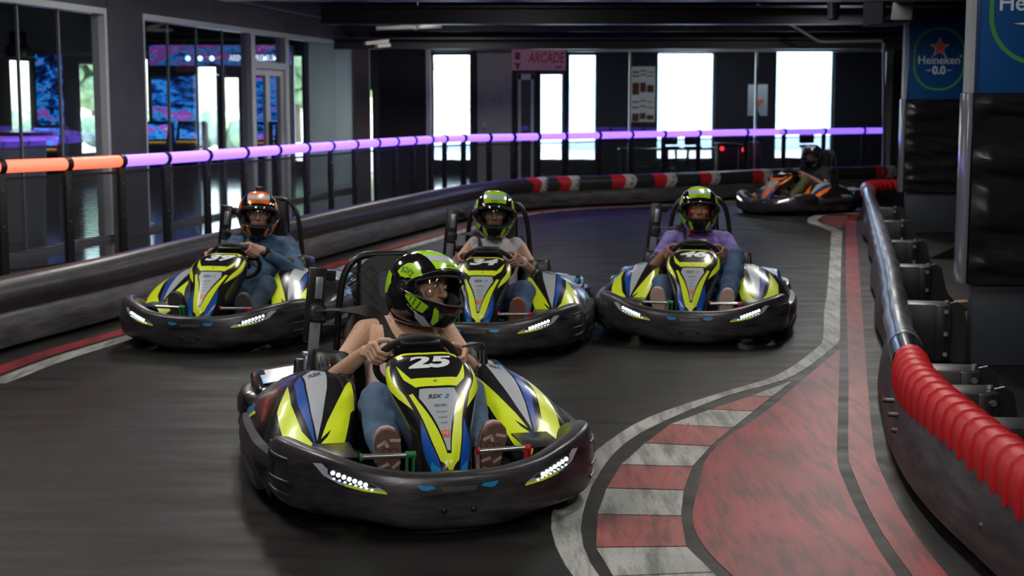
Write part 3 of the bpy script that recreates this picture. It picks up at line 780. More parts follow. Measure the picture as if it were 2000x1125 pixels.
for k, (y0, y1) in enumerate(((421.5, 424.5), (426.5, 429.5), (431.5, 434), (436, 439), (440.5, 444))):
    xl0, xl1 = (1620, 1606, 1602, 1608, 1622)[k], (1608, 1602, 1604, 1614, 1634)[k]
    paint_poly('painted_curb', [(xl0, y0), (1668 - k * 5, y0), (1660 - k * 4, y1), (xl1, y1)], P_curb)
ground_strip('painted_line', [(1652, 428), (1652, 538), (1657, 720), (1657, 886), (1669, 929), (1693, 986), (1731, 1054), (1782, 1125), (1830, 1180)], [(1671, 428), (1680, 555), (1692, 720), (1706, 871), (1724, 929), (1774, 1025), (1851, 1125), (1905, 1180)], P_red, n=60)
ground_strip('painted_line', [(1652, 429), (1656, 422), (1666, 418.5), (1690, 417)], [(1671, 429), (1673, 425), (1680, 421.5), (1694, 420)], P_red, n=12)
area_l = [(1640, 682), (1568, 742), (1496, 804), (1424, 852), (1381, 895), (1366, 943), (1354, 996), (1354, 1025), (1371, 1063), (1405, 1102), (1434, 1128), (1490, 1185)]
area_r = [(1640.5, 682), (1638, 760), (1637, 804), (1635, 895), (1647, 938), (1678, 1006), (1712, 1068), (1750, 1125), (1790, 1185)]
ground_strip('painted_area', area_l, area_r, P_red, n=60)
cl = [(1546, 744), (1467, 773), (1388, 799), (1309, 828.5), (1261, 865), (1213, 907), (1185, 953), (1167, 1004), (1164, 1069), (1198, 1125), (1240, 1180)]
cr = [(1547, 744.5), (1508, 774), (1472, 803), (1431, 835), (1388, 871), (1352, 911), (1335, 957), (1330, 1007), (1340, 1067), (1392, 1117), (1450, 1180)]
for i in range(len(cl) - 1):
    g = 1.5 if i < 8 else 0
    a0, a1, b0, b1 = cl[i], cl[i + 1], cr[i], cr[i + 1]
    s = .018
    q = lambda p, r_, k: (p[0] + (r_[0] - p[0]) * k, p[1] + (r_[1] - p[1]) * k)
    paint_poly('painted_curb', [q(a0, a1, s), q(b0, b1, s), q(b1, b0, s), q(a1, a0, s)], (P_white if i % 2 == 0 or i > 8 else P_curb))
# red seam down the middle of the kerb
seam = [(1362, 808), (1345, 826), (1329, 867), (1310, 909), (1290, 955), (1268, 1005), (1232, 1068)]
M_seam = mat('seam_red', (.30, .02, .02), .5)
for i in (2, 4):
    pass
for i in range(len(seam) - 1):
    if i % 2 == 1 or i == len(seam) - 1:
        a, c = seam[i], seam[i + 1]
        paint_poly('painted_seam', [(a[0] - 2, a[1]), (a[0] + 2, a[1]), (c[0] + 2.5, c[1]), (c[0] - 2.5, c[1])], M_seam, .0034)

# ------------------------------------------------------------------ left track barrier
FOOT_PX = [(-160, 745), (0, 691), (229, 627), (400, 573), (576, 523), (724, 480), (820, 454), (892, 434), (950, 421), (1012, 412), (1108, 404.5), (1300, 396), (1430, 388.5), (1600, 380), (1765, 374)]
FOOT = resample([G(x, y) for x, y in FOOT_PX], 110)
def side_normals(path):
    out = []
    for i in range(len(path)):
        a, c = path[max(0, i - 1)], path[min(len(path) - 1, i + 1)]
        t = (c - a).normalized(); out.append(V((-t.y, t.x, 0)))      # points to the left of travel
    return out
FN = side_normals(FOOT)
M_tube = mat('black_rubber_tube', (.050, .048, .055), .34, noise_amt=.5, scale=14, bump=.15, bscale=8)
M_skirt = mat('scuffed_black_plastic', (.13, .128, .135), .42, col2=(.038, .037, .042), scale=3.2, bump=.25, bscale=10, stretch=(1, 1, 7))
tb = empty('track_barrier', 'long black tube barrier curving below the fence with the light tubes', 'barrier', tuple(FOOT[20]))
def loc(o, pts): return [p - o.location for p in pts]
def swept(path, nrm, prof):
    return [[p + n * o + V((0, 0, z)) for o, z in prof] for p, n in zip(path, nrm)]
prof = [(.03, .012), (0, .03), (-.012, .08), (-.008, .15), (.01, .215), (.05, .245), (.12, .25), (.12, .012)]
pth = loc(tb, FOOT)
b = B(); b.rings([[p + n * o + V((0, 0, z)) for o, z in prof] for p, n in zip(pth, FN)]); b.build('skirt', M_skirt, tb)
TR, TZ, TO = .125, .335, .135
tubep = [p + n * TO + V((0, 0, TZ)) for p, n in zip(pth, FN)]
b = B(); b.tube(tubep, TR, 20); b.build('upper_tube', M_tube, tb)
b = B(); b.rings([[p + n * o + V((0, 0, z)) for o, z in [(.2, .012), (.2, .3), (.26, .3), (.26, .012)]] for p, n in zip(pth, FN)]); b.build('backing', M_black, tb)
# red and white chevrons on the far tube
M_cred = mat('chevron_red', (.62, .02, .03), .4); M_cwhite = mat('chevron_white', (.55, .53, .55), .45); M_cmark = mat('chevron_mark', (.22, .2, .22), .5)
def tube_frame(px):
    best = min(range(len(FOOT)), key=lambda i: abs((1000 + FPX * (FOOT[i].x) / FOOT[i].y) - px))
    return best
class TubePatch:
    def __init__(s, i): s.i = i; s.c = tubep[i]; s.n = FN[i]; s.t = V((FN[i].y, -FN[i].x, 0))
    def at(s, u, v): return s.c + s.t * u + (s.n * -cos(v) + V((0, 0, 1)) * sin(v)) * TR
    def nrm(s, u, v): return s.n * -cos(v) + V((0, 0, 1)) * sin(v)
    def off(s, u, v, d): return s.at(u, v) + s.nrm(u, v) * d
for px in (1057, 1117, 1213, 1299, 1391, 1488, 1722):
    T = TubePatch(tube_frame(px)); k = .05
    decal('red_chevron', T, [(-.22, -.75), (0, -.75), (k, .45), (.02, 1.65), (-.20, 1.65), (-.22, .45)], M_cred, tb, .004, .12)
    decal('white_chevron', T, [(0.0, -.75), (.20, -.75), (.20 + k, .45), (.23, 1.65), (.02, 1.65), (k, .45)], M_cwhite, tb, .004, .12)
    decal('chevron_mark', T, [[(.10, -.3), (.16, -.3), (.20, .1), (.13, .1)], [(.17, .3), (.22, .3), (.2, .75), (.15, .75)]], M_cmark, tb, .006, .12)

# white and red line beside the left barrier
def offset_strip(name, path, nrm, o0, o1, m, i0, i1):
    rows = [[p - n * o0 + V((0, 0, Z1)), p - n * o1 + V((0, 0, Z1))] for p, n in list(zip(path, nrm))[i0:i1]]
    b = B(); b.grid(rows)
    me = b.mesh(name)
    if me.polygons[0].normal.z < 0: me.flip_normals()
    return link(name, me, m, floor, False)
offset_strip('painted_line', FOOT, FN, .22, .36, P_red, 0, 100)
offset_strip('painted_line', FOOT, FN, .40, .53, P_white, 0, 100)

# ------------------------------------------------------------------ rail with light tubes
JOINT = [(-150, 331.5), (0, 325.5), (130, 320), (235, 314.5), (322, 309), (403, 303.5), (476, 298), (540, 293.2), (597, 289), (645, 285.3), (692, 282), (735, 279.2), (772, 276.7), (807, 274.5), (840, 272.7), (868, 271.3), (905, 270), (955, 268.8), (1002, 268), (1050, 267), (1103, 265.8), (1169, 264.5), (1232, 263), (1296, 261.7), (1364, 260.3), (1457, 258.8), (1531, 257.6), (1609, 256.5), (1686, 255.4), (1770, 254.5)]
RZ = 1.05
JP = [G(x, y, RZ) for x, y in JOINT]
fence = empty('light_rail_fence', 'black mesh fence topped with glowing orange and purple light tubes along the track', 'fence', (JP[8].x, JP[8].y, 0))
M_post = mat('black_post', (.014, .014, .016), .45); M_mesh = perforated('perforated_sheet', (.03, .03, .034))
M_purple = mat('purple_tube', (.5, .4, .8), .4, emit=(.20, .09, 1.0), estr=3.3)
M_orange = mat('orange_tube', (.8, .4, .3), .4, emit=(1.0, .115, .055), estr=1.9)
M_clamp = mat('black_clamp', (.01, .01, .01), .4)
o0 = fence.location.copy()
for i, p in enumerate(JP):
    a = JP[max(0, i - 1)]; c = JP[min(len(JP) - 1, i + 1)]
    t = (c - a); t.z = 0; t.normalize(); n = V((-t.y, t.x, 0))
    R = Matrix((t, n, V((0, 0, 1)))).transposed()
    q = p - o0
    b = B(); b.cyl(q - t * .028, q + t * .028, .064, seg=20); b.build('tube_clamp', M_clamp, fence)
    b = B(); b.box((q.x, q.y, (RZ - .05) / 2), (.075, .05, RZ - .05), R, .005); po = b.build('post', M_post, fence)
    b = B(); b.box(V((q.x, q.y, .01)) , (.12, .12, .02), R); b.build('base_plate', M_post, po, smooth=False)
    for zz in (.55, .85):
        b = B(); b.cyl(V((q.x, q.y, zz)) - n * .024, V((q.x, q.y, zz)) - n * .032, .008, seg=8); b.build('bolt', mat('bolt_steel', (.5, .5, .52), .3, .9), po)
    if i < len(JP) - 1:
        e = JP[i + 1] - o0; d = (e - q); d.z = 0; L_ = d.length; d.normalize()
        b = B(); b.cyl(q + d * .02, e - d * .02, .054, seg=20); b.build('light_tube', M_orange if i < 3 else M_purple, fence)
        n2 = V((-d.y, d.x, 0)); R2 = Matrix((d, n2, V((0, 0, 1)))).transposed(); mid = (q + e) / 2
        b = B(); b.box((mid.x, mid.y, .56), (L_ - .08, .006, .76), R2); b.build('mesh_panel', M_mesh, fence, smooth=False)
        for zz in (.95, .18):
            b = B(); b.box((mid.x, mid.y, zz), (L_ - .07, .02, .02), R2); b.build('panel_rail', M_post, fence, smooth=False)

# ------------------------------------------------------------------ right track barrier
RB_PX = [(1693, 369), (1698, 388), (1705, 408), (1714, 440), (1724, 476), (1732, 506), (1740, 538), (1748, 590), (1757, 642), (1772, 692), (1787, 735), (1812, 768), (1849, 803), (1890, 838), (1930, 872), (2000, 928), (2100, 1010)]
RC = resample([G(x, y, .33) for x, y in RB_PX], 130)
RN = side_normals(RC)                       # left of travel (towards the camera) = away from the track? checked below
if RN[60].x < 0: pass
rb = empty('track_barrier', 'curved barrier with a red ribbed and silver tube top beside the padded columns', 'barrier', (RC[70].x, RC[70].y, 0))
rp = [p - rb.location for p in RC]
away = [n if n.x > 0 else -n for n in RN]    # away from the track
sp_ = min(range(len(RC)), key=lambda i: abs((CAM_H - .33) / RC[i].y * FPX * 1.0 - (690 - 201.5)))   # where silver meets red
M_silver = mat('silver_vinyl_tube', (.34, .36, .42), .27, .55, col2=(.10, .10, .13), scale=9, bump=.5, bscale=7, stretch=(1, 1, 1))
M_redrib = mat('red_ribbed_plastic', (.46, .010, .015), .48, bump=.1, bscale=60, spec=.35)
M_skirt2 = mat('scuffed_dark_skirt', (.050, .040, .044), .42, col2=(.010, .009, .011), scale=3.5, bump=.22, bscale=5, stretch=(1, 1, 6), spec=.3)
# skirt below
foot_off = -.07
b = B()
def sk(i):
    s = sin(i * .35) * .012 + sin(i * .13 + 1) * .012
    k = min(1, max(0, (i - sp_ + 14) / 16))
    return [(-.045 + s, .30), (-.07 - .01 * k + s, .23), (-.085 - .035 * k + s * 1.4, .13), (-.085 - .05 * k + s * 1.5, .05), (-.05 - .06 * k, .012), (.06, .012), (.06, .30)]
b.rings([[p + V((0, 0, z - .33)) + a * o for o, z in sk(i)] for i, (p, a) in enumerate(zip(rp, away))]); b.build('skirt', M_skirt2, rb)
# silver tube pieces
cuts = [8, 26, 52, sp_ - 2]
prev = 6
segs = [(6, 30), (30, 54), (54, sp_ - 1)]
for k, (i0, i1) in enumerate(segs):
    R_ = [.078 + .006 * sin(j * .9) + (.004 if j in (i0, i1) else 0) for j in range(i0, i1 + 1)]
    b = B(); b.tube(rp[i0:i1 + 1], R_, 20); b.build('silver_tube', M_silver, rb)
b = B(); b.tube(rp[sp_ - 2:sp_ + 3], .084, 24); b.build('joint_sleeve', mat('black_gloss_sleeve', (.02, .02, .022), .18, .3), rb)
# red ribbed cap
cap_prof = [(-.072, .225), (-.080, .27), (-.078, .335), (-.062, .385), (-.032, .412), (0, .418), (.036, .412), (.064, .385), (.078, .34), (.08, .26)]
N_ = len(RC) - 1
fine = resample(rp[sp_ + 2:], 700)
fa = side_normals(fine); fa = [n if n.x > 0 else -n for n in fa]
L_tot = sum((a - c).length for a, c in zip(fine, fine[1:])); nrib = int(L_tot / .14)
rings = []
for i, (p, a) in enumerate(zip(fine, fa)):
    ph = (i / 700 * nrib) % 1.0
    d = 1.0 if ph < .80 else (1.13 if .83 < ph < .97 else 1.06)
    rings.append([p + a * (o * d) + V((0, 0, (z - .33) + (.018 * (d - 1) / .3 if z > .38 else 0))) for o, z in cap_prof])
b = B(); b.rings(rings); b.build('ribbed_cap', M_redrib, rb)
# far red corner piece
cp = [RC[0] + V((.02, -.05, 0)), RC[0] + V((.12, .25, .0)), RC[0] + V((.45, .55, 0)), RC[0] + V((.9, .75, 0)), RC[0] + V((1.5, .9, 0))]
cp = resample(cp, 120)
rings = []
for i in range(len(cp)):
    a, c = cp[max(0, i - 1)], cp[min(len(cp) - 1, i + 1)]; t = (c - a).normalized(); n = V((-t.y, t.x, 0))
    r = .10 if (i % 8) < 5 else .112
    rings.append([cp[i] - rb.location + n * (cos(2 * pi * k / 16) * r) + V((0, 0, sin(2 * pi * k / 16) * r)) for k in range(16)])
b = B(); b.rings(rings); b.build('ribbed_cap', M_redrib, rb)
b = B(); b.tube([p - rb.location for p in [RC[0].lerp(RC[4], k / 6) for k in range(-1, 9)]], .098, 16); b.build('corner_sleeve', mat('pink_grey_sleeve', (.35, .12, .16), .35, .2), rb)
b = B(); b.rings([[p - rb.location + V((0, 0, z - .33)) + n * o for o, z in ((-.02, .30), (-.06, .15), (-.02, .012), (.1, .012), (.1, .3))] for p, n in zip(cp[::4], [(-x if x.y > 0 else x) for x in side_normals(cp[::4])])]); b.build('corner_skirt', M_skirt2, rb)
# bolts along the skirt
M_bolt = mat('bolt_steel', (.5, .5, .52), .3, .9)
M_bdark = mat('bolt_dark', (.09, .08, .09), .35, .7)
for px, py in ((1752, 782), (1761, 810), (1771, 841), (1823, 899), (1865, 941), (1916, 993), (1966, 1028)):
    q = min(range(len(RC)), key=lambda i: abs(1000 + FPX * (RC[i] - away[i] * .1).x / (RC[i] - away[i] * .1).y - px))
    c = rp[q]; a = away[q]
    zz = G(px, py, .22); z = .13 + .05 * ((px * 7) % 3 == 0)
    d = (RC[q] - a * .1).y
    z = max(.06, min(.27, CAM_H + (ray(px, py).z / ray(px, py).y) * d))
    b = B(); b.cyl(c + V((0, 0, z - .33)) - a * .07, c + V((0, 0, z - .33)) - a * .125, .013, .011, 10); b.sph(c + V((0, 0, z - .33)) - a * .123, .012, seg=10); b.build('bolt', M_bdark, rb)
# black brackets behind
M_brk = mat('bracket_black', (.014, .014, .016), .4, .2)
for px, py in ((1725, 405), (1765, 431), (1789, 469), (1815, 517), (1853, 591), (1902, 711), (1934, 756), (1988, 826)):
    q = G(px, py, .36)
    i = min(range(len(RC)), key=lambda k: abs(RC[k].y - q.y)); a = away[i]; t = V((-a.y, a.x, 0))
    L_ = max(.26, min(.42, (q - RC[i]).dot(a))); c = RC[i] - rb.location; c = V((c.x, c.y, 0))
    R = Matrix((a, t, V((0, 0, 1)))).transposed()
    b = B(); b.box(c + a * (L_ / 2 + .04) + V((0, 0, .185)), (L_ - .06, .20, .345), R, .006)
    br_ = b.build('support_bracket', M_brk, rb)
    b = B(); b.box(c + a * (L_ / 2 + .04) - t * (.105 if t.y > 0 else -.105) + V((0, 0, .185)) + a * (L_ / 2 - .09), (.06, .02, .34), R, .003); b.build('flange', M_brk, br_)
    M4 = Matrix.Translation(c + a * (L_ + .01)) @ R.to_4x4() @ Matrix.Rotation(pi / 2, 4, 'X')
    b = B(); b.prism([(0, .36), (.04, .37), (.08, .34), (.10, .24), (.13, .15), (.19, .08), (.24, .02), (.24, 0), (0, 0)], -.012, .012, M4); b.build('gusset', M_brk, br_)
    s_ = -1 if t.y > 0 else 1
    for zz in (.06, .185, .32):
        p = c + a * (L_ - .03 + .01) + t * (s_ * .115) + V((0, 0, zz)); b = B(); b.cyl(p, p + t * (s_ * .014), .014, seg=8); b.build('bolt', M_bolt, br_)
    p = c + a * (L_ - .01) + V((0, 0, .36)); b = B(); b.cyl(p, p + V((0, 0, .014)), .014, seg=8); b.build('bolt', M_bolt, br_)

# ------------------------------------------------------------------ padded columns with blue signs
M_vinyl = mat('black_vinyl', (.011, .0105, .013), .27, spec=.7)
M_blue = mat('sign_blue', (.003, .055, .20), .55, spec=.2)
M_edge = mat('sign_edge_lit', (.30, .33, .36), .4)  # light reflected on the sign's side is put into this pale colour
M_vedge = mat('vinyl_edge_sheen', (.16, .16, .20), .16, spec=.8)  # black vinyl's side, lightened to stand for its bright reflection
M_green = mat('logo_green', (.05, .22, .07), .5); M_lw = mat('logo_white', (.52, .60, .70), .5); M_lred = mat('logo_red', (.62, .07, .06), .5)
def rrect(w, h, r, n=14):
    out = []
    for cx, cy, a0 in ((w - r, h - r, 0), (-w + r, h - r, 90), (-w + r, -h + r, 180), (w - r, -h + r, 270)):
        for k in range(n + 1):
            a = radians(a0 + 90 * k / n); out.append((cx + r * cos(a), cy + r * sin(a)))
    return out
def column(xl, yf, zb0, zb1, zs, W, label, seed, strip):
    t = empty('padded_column', label, 'column', (xl + W / 2, yf, 0)); D = .15
    b = B(); b.box((0.03, D / 2 + .02, zb0 / 2 + .02), (W - .08, D - .04, zb0 + .04), bev=.01); b.build('pedestal', mat('charcoal_paint', (.035, .042, .055), .5, noise_amt=.25, scale=3), t)
    # padding: folded vinyl, real folds
    nx, nz = 40, 90; rows = []
    for i in range(nz + 1):
        z = zb0 + (zb1 - zb0) * i / nz; r_ = []
        for j in range(nx + 1):
            x = -W / 2 + .02 + (W - .02) * j / nx
            e = min(1, j / 5, (nx - j) / 5) * min(1, i / 4, (nz - i) / 4)
            k = noise.noise(V((x * 1.3 + seed, z * 6.5 + .7 * x * noise.noise(V((x, z, seed))), seed))) + .45 * noise.noise(V((x * 3 + 5, z * 13 + x * 2, seed)))
            r_.append(V((x, -.012 - .060 * e * abs(k) ** .8 * (1 if k > 0 else -.6), z)))
        rows.append(r_)
    back = [V((rows[0][0].x, D, zb0)), ]
    b = B(); b.grid(rows, flip=True)
    b.box((.01, D / 2, (zb0 + zb1) / 2), (W - .02, D + .0, zb1 - zb0 - .004))
    b.build('padding', M_vinyl, t, recalc=False)
    b = B(); b.box((-W / 2 - .004, D / 2 - .0, (zb0 + zb1) / 2), (.03, D + .02, zb1 - zb0), bev=.008); b.build('padding_edge', M_vedge, t, label='vinyl edge with reflected light in its pale colour')
    b = B(); b.box((.02, D / 2, (zb1 + zs) / 2), (W - .06, D - .02, zs - zb1), bev=.004); sg_ = b.build('sign_panel', M_blue, t)
    b = B(); b.box((-W / 2 + strip / 2 - .01, D / 2, (zb1 + zs) / 2), (.03, D - .04, zs - zb1 - .004)); b.build('sign_edge', M_edge, t, label='side of the blue sign, pale colour stands for light on it')
    # logo on the face
    cz = zb1 + (zs - zb1) * .478
    F = Matrix.Translation((.0, .009, cz)) @ Matrix.Rotation(pi / 2, 4, 'X')
    b = B(); b.frame(rrect(.31, .375, .29), rrect(.283, .348, .263), 0, .005, F); b.build('logo_ring', M_green, sg_, smooth=False)
    star = []
    for k in range(10):
        r = .105 if k % 2 == 0 else .045; a = pi / 2 + k * pi / 5; star.append((r * cos(a), .135 + r * sin(a)))
    b = B(); b.prism([(x * 1.16, .135 + (y - .135) * 1.16) for x, y in star], 0, .004, F); b.build('star_outline', M_lw, sg_, smooth=False)
    b = B(); b.prism(star, .004, .007, F); b.build('star', M_lred, sg_, smooth=False)
    text_flat('lettering', 'Heineken', F @ Matrix.Translation((0, -.012, 0)), .098, M_lw, sg_, bold=.012, width=.50)
    text_flat('lettering', '0.0', F @ Matrix.Translation((0, -.132, 0)), .105, M_lw, sg_, bold=.03, width=.16)
    b = B()
    for s in (-1, 1): b.prism([(s * .10, -.128), (s * .10, -.142), (s * .17, -.135)][::s], 0, .005, F)
    b.prism([(x + .255, y + .035) for x, y in rrect(.012, .012, .01, 3)], 0, .004, F)
    b.build('logo_dash', M_lw, sg_, smooth=False)
    return t
c1 = column(2.69, 8.76, .50, 1.63, 2.75, .80, 'larger black padded column with a blue beer sign, standing behind the red ribbed barrier top', 3.3, .03)
c2 = column(4.73, 18.0, .50, 1.62, 2.62, .80, 'smaller black padded column with a whole round blue beer sign, beside the silver tube', 8.1, .03)
# wooden wedge by the near column, dark pallet behind
w = B(); w.box(G(1868, 603) + V((.03, 0, .03)), (.14, .10, .06), rotm(.4), .004)
tag(w.build('wood_block', mat('pine_wood', (.35, .22, .10), .6, noise_amt=.3, scale=20, stretch=(1, 8, 1))), 'small pale wood block on the floor at the near column foot', 'block')
g = B(); p = G(1862, 505); g.prism([(-.25, 0), (.3, 0), (.3, .22), (.1, .2), (-.05, .1)], -.03, .03, Matrix.Translation(p) @ Matrix.Rotation(pi / 2, 4, 'X'))
tag(g.build('floor_stand', mat('stand_black', (.008, .008, .008), .9, spec=.1), smooth=False), 'small black wedge stand on the floor between the two columns', 'stand')
# ------------------------------------------------------------------ racing karts (local: forward -Y, up +Z)
M_kblack = mat('kart_gloss_black', (.010, .0095, .011), .22, spec=.6, coat=.25)
M_bumper = mat('scuffed_bumper_black', (.048, .044, .053), .32, col2=(.008, .0075, .009), scale=4.5, bump=.12, bscale=14, stretch=(1, 1, 4), spec=.5)
M_kframe = mat('black_frame_tube', (.012, .012, .013), .3)
M_rubber = mat('tyre_rubber', (.018, .018, .018), .75)
M_rim = mat('wheel_rim_grey', (.05, .05, .055), .5, .5)
M_lime = mat('fluo_yellow_sticker', (.66, .80, .015), .35, coat=.3, noise_amt=.06, scale=30)
M_grey = mat('silver_grey_sticker', (.36, .39, .44), .35, coat=.2)
M_kblue = mat('blue_sticker', (.005, .07, .36), .3, coat=.4)
M_kcyan = mat('bright_blue_sticker', (.01, .22, .50), .3, coat=.3)
M_num = mat('number_white', (.62, .66, .68), .4)
M_txt = mat('sticker_text', (.02, .02, .025), .5)
M_seat = mat('seat_black', (.016, .016, .017), .55, bump=.2, bscale=30)
M_chrome = mat('steel_bar', (.55, .55, .55), .25, .9)
M_gpedal = mat('pedal_green', (.01, .16, .05), .4); M_rpedal = mat('pedal_red', (.45, .01, .015), .4)
M_led = mat('led_white', (1, 1, 1), .3, emit=(.82, .95, 1.0), estr=3.2)
M_led2 = mat('led_row_dim', (.7, .8, .8), .3, emit=(.8, .95, 1), estr=.8)
M_vent = mat('vent_black', (.006, .006, .007), .5)
M_orange_s = mat('orange_sticker', (.85, .17, .015), .35, coat=.3); M_rsticker = mat('red_sticker', (.75, .04, .03), .35)
M_badge = mat('badge_orange', (.75, .13, .04), .4)
M_buckle = mat('buckle_grey', (.34, .38, .46), .3, .6); M_strap = mat('belt_webbing', (.016, .015, .016), .7, bump=.3, bscale=200)

def mir(pts): return [V((-p[0], p[1], p[2])) for p in pts]
BP = [(0, -1.03), (.17, -1.015), (.33, -.965), (.46, -.885), (.565, -.775), (.625, -.655), (.645, -.53), (.635, -.43)]
BZB = [.020, .022, .05, .056, .06, .065, .07, .08]; BZT = [.235, .237, .255, .285, .305, .312, .300, .265]
def bumper_surf():
    st = [(-x, y, a, c) for (x, y), a, c in zip(BP[:0:-1], BZB[:0:-1], BZT[:0:-1])] + [(x, y, a, c) for (x, y), a, c in zip(BP, BZB, BZT)]
    pl = [V((x, y, 0)) for x, y, _, _ in st]; nn = side_normals(pl)
    cols = []
    for (x, y, a, c), n in zip(st, nn):
        i = n if n.dot(V((-x, -y + -.2, 0))) > 0 else -n                   # inwards
        if abs(x) < .01: i = V((0, 1, 0))
        h = c - a; q = V((x, y, 0))
        cols.append([q + i * o + V((0, 0, z)) for o, z in ((.05, a), (.012, a + .02), (0, a + h * .35), (.001, a + h * .62), (.010, a + h * .87), (.026, c - .003), (.055, c), (.09, c - .010), (.105, c - .06), (.10, a + .03))])
    return Surf([[cols[j][i] for j in range(len(cols))] for i in range(10)], -1)
SB = bumper_surf()
if SB.nrm(.5, .3).y > 0: SB.sign *= -1
def inv_x(S, x, v, lo=0.0, hi=1.0):
    for _ in range(30):
        m_ = (lo + hi) / 2
        if S.at(m_, v).x < x: lo = m_
        else: hi = m_
    return (lo + hi) / 2
def inv_xz(S, x, z, vmax=.56):
    u, v = .5, .25
    for _ in range(6):
        u = inv_x(S, x, v); lo, hi = 0.0, vmax
        for _ in range(24):
            m_ = (lo + hi) / 2
            if S.at(u, m_).z < z: lo = m_
            else: hi = m_
        v = (lo + hi) / 2
    return (u, v)
def rows_obj(name, S, nu, nv, m, parent, close=False):
    b = B(); b.grid(S.mesh_rows(nu, nv)); me = b.mesh(name)
    p = me.polygons[len(me.polygons) // 2]
    return link(name, me, m, parent, True)

# nose panel
NR = [(-.355, .572, .100, .556, .150, .14, .45), (-.45, .560, .108, .542, .168, .15, .40), (-.555, .515, .100, .498, .172, .14, .33), (-.64, .462, .074, .440, .142, .12, .25), (-.73, .395, .052, .368, .108, .108, .17), (-.81, .325, .036, .298, .090, .098, .11), (-.872, .258, .022, .225, .056, .08, .07), (-.892, .20, .015, .17, .035, .05, .06)]
def nose_surf():
    g = []
    for y, zc, ht, zs, ws, wb, z0 in NR:
        g.append([(-wb, y + .02, z0), (-(wb + ws) / 2 - .004, y + .01, (z0 + zs) / 2), (-ws, y, zs - .016), (-ht, y, zs + (zc - zs) * .8), (0, y, zc), (ht, y, zs + (zc - zs) * .8), (ws, y, zs - .016), ((wb + ws) / 2 + .004, y + .01, (z0 + zs) / 2), (wb, y + .02, z0)])
    return Surf(g)
SN = nose_surf()
if SN.nrm(.5, .3).z < 0: SN.sign *= -1
# side pod (right); left is mirrored
PR = [(-.53, [(.36, .07), (.36, .12), (.43, .145), (.53, .14), (.615, .125), (.64, .06)]),
      (-.44, [(.33, .07), (.325, .19), (.43, .215), (.54, .20), (.63, .17), (.665, .10)]),
      (-.31, [(.29, .07), (.285, .275), (.41, .30), (.55, .275), (.645, .21), (.685, .13)]),
      (-.15, [(.26, .07), (.255, .36), (.39, .38), (.545, .335), (.65, .24), (.69, .15)]),
      (.02, [(.25, .07), (.25, .41), (.375, .425), (.53, .365), (.645, .26), (.69, .16)]),
      (.22, [(.27, .07), (.27, .41), (.385, .42), (.52, .365), (.64, .27), (.69, .16)]),
      (.42, [(.32, .07), (.32, .36), (.41, .375), (.52, .34), (.63, .26), (.675, .16)]),
      (.55, [(.36, .08), (.36, .30), (.43, .32), (.52, .29), (.61, .23), (.655, .12)])]
def pod_surf(sx):
    S = Surf([[V((sx * x, y, z)) for x, z in c] for y, c in PR])
    if S.nrm(.5, .4).z < 0: S.sign *= -1
    return S
SP = {1: pod_surf(1), -1: pod_surf(-1)}
def arc_path(pts, n): return resample([V((*p, 0)) for p in pts], n)

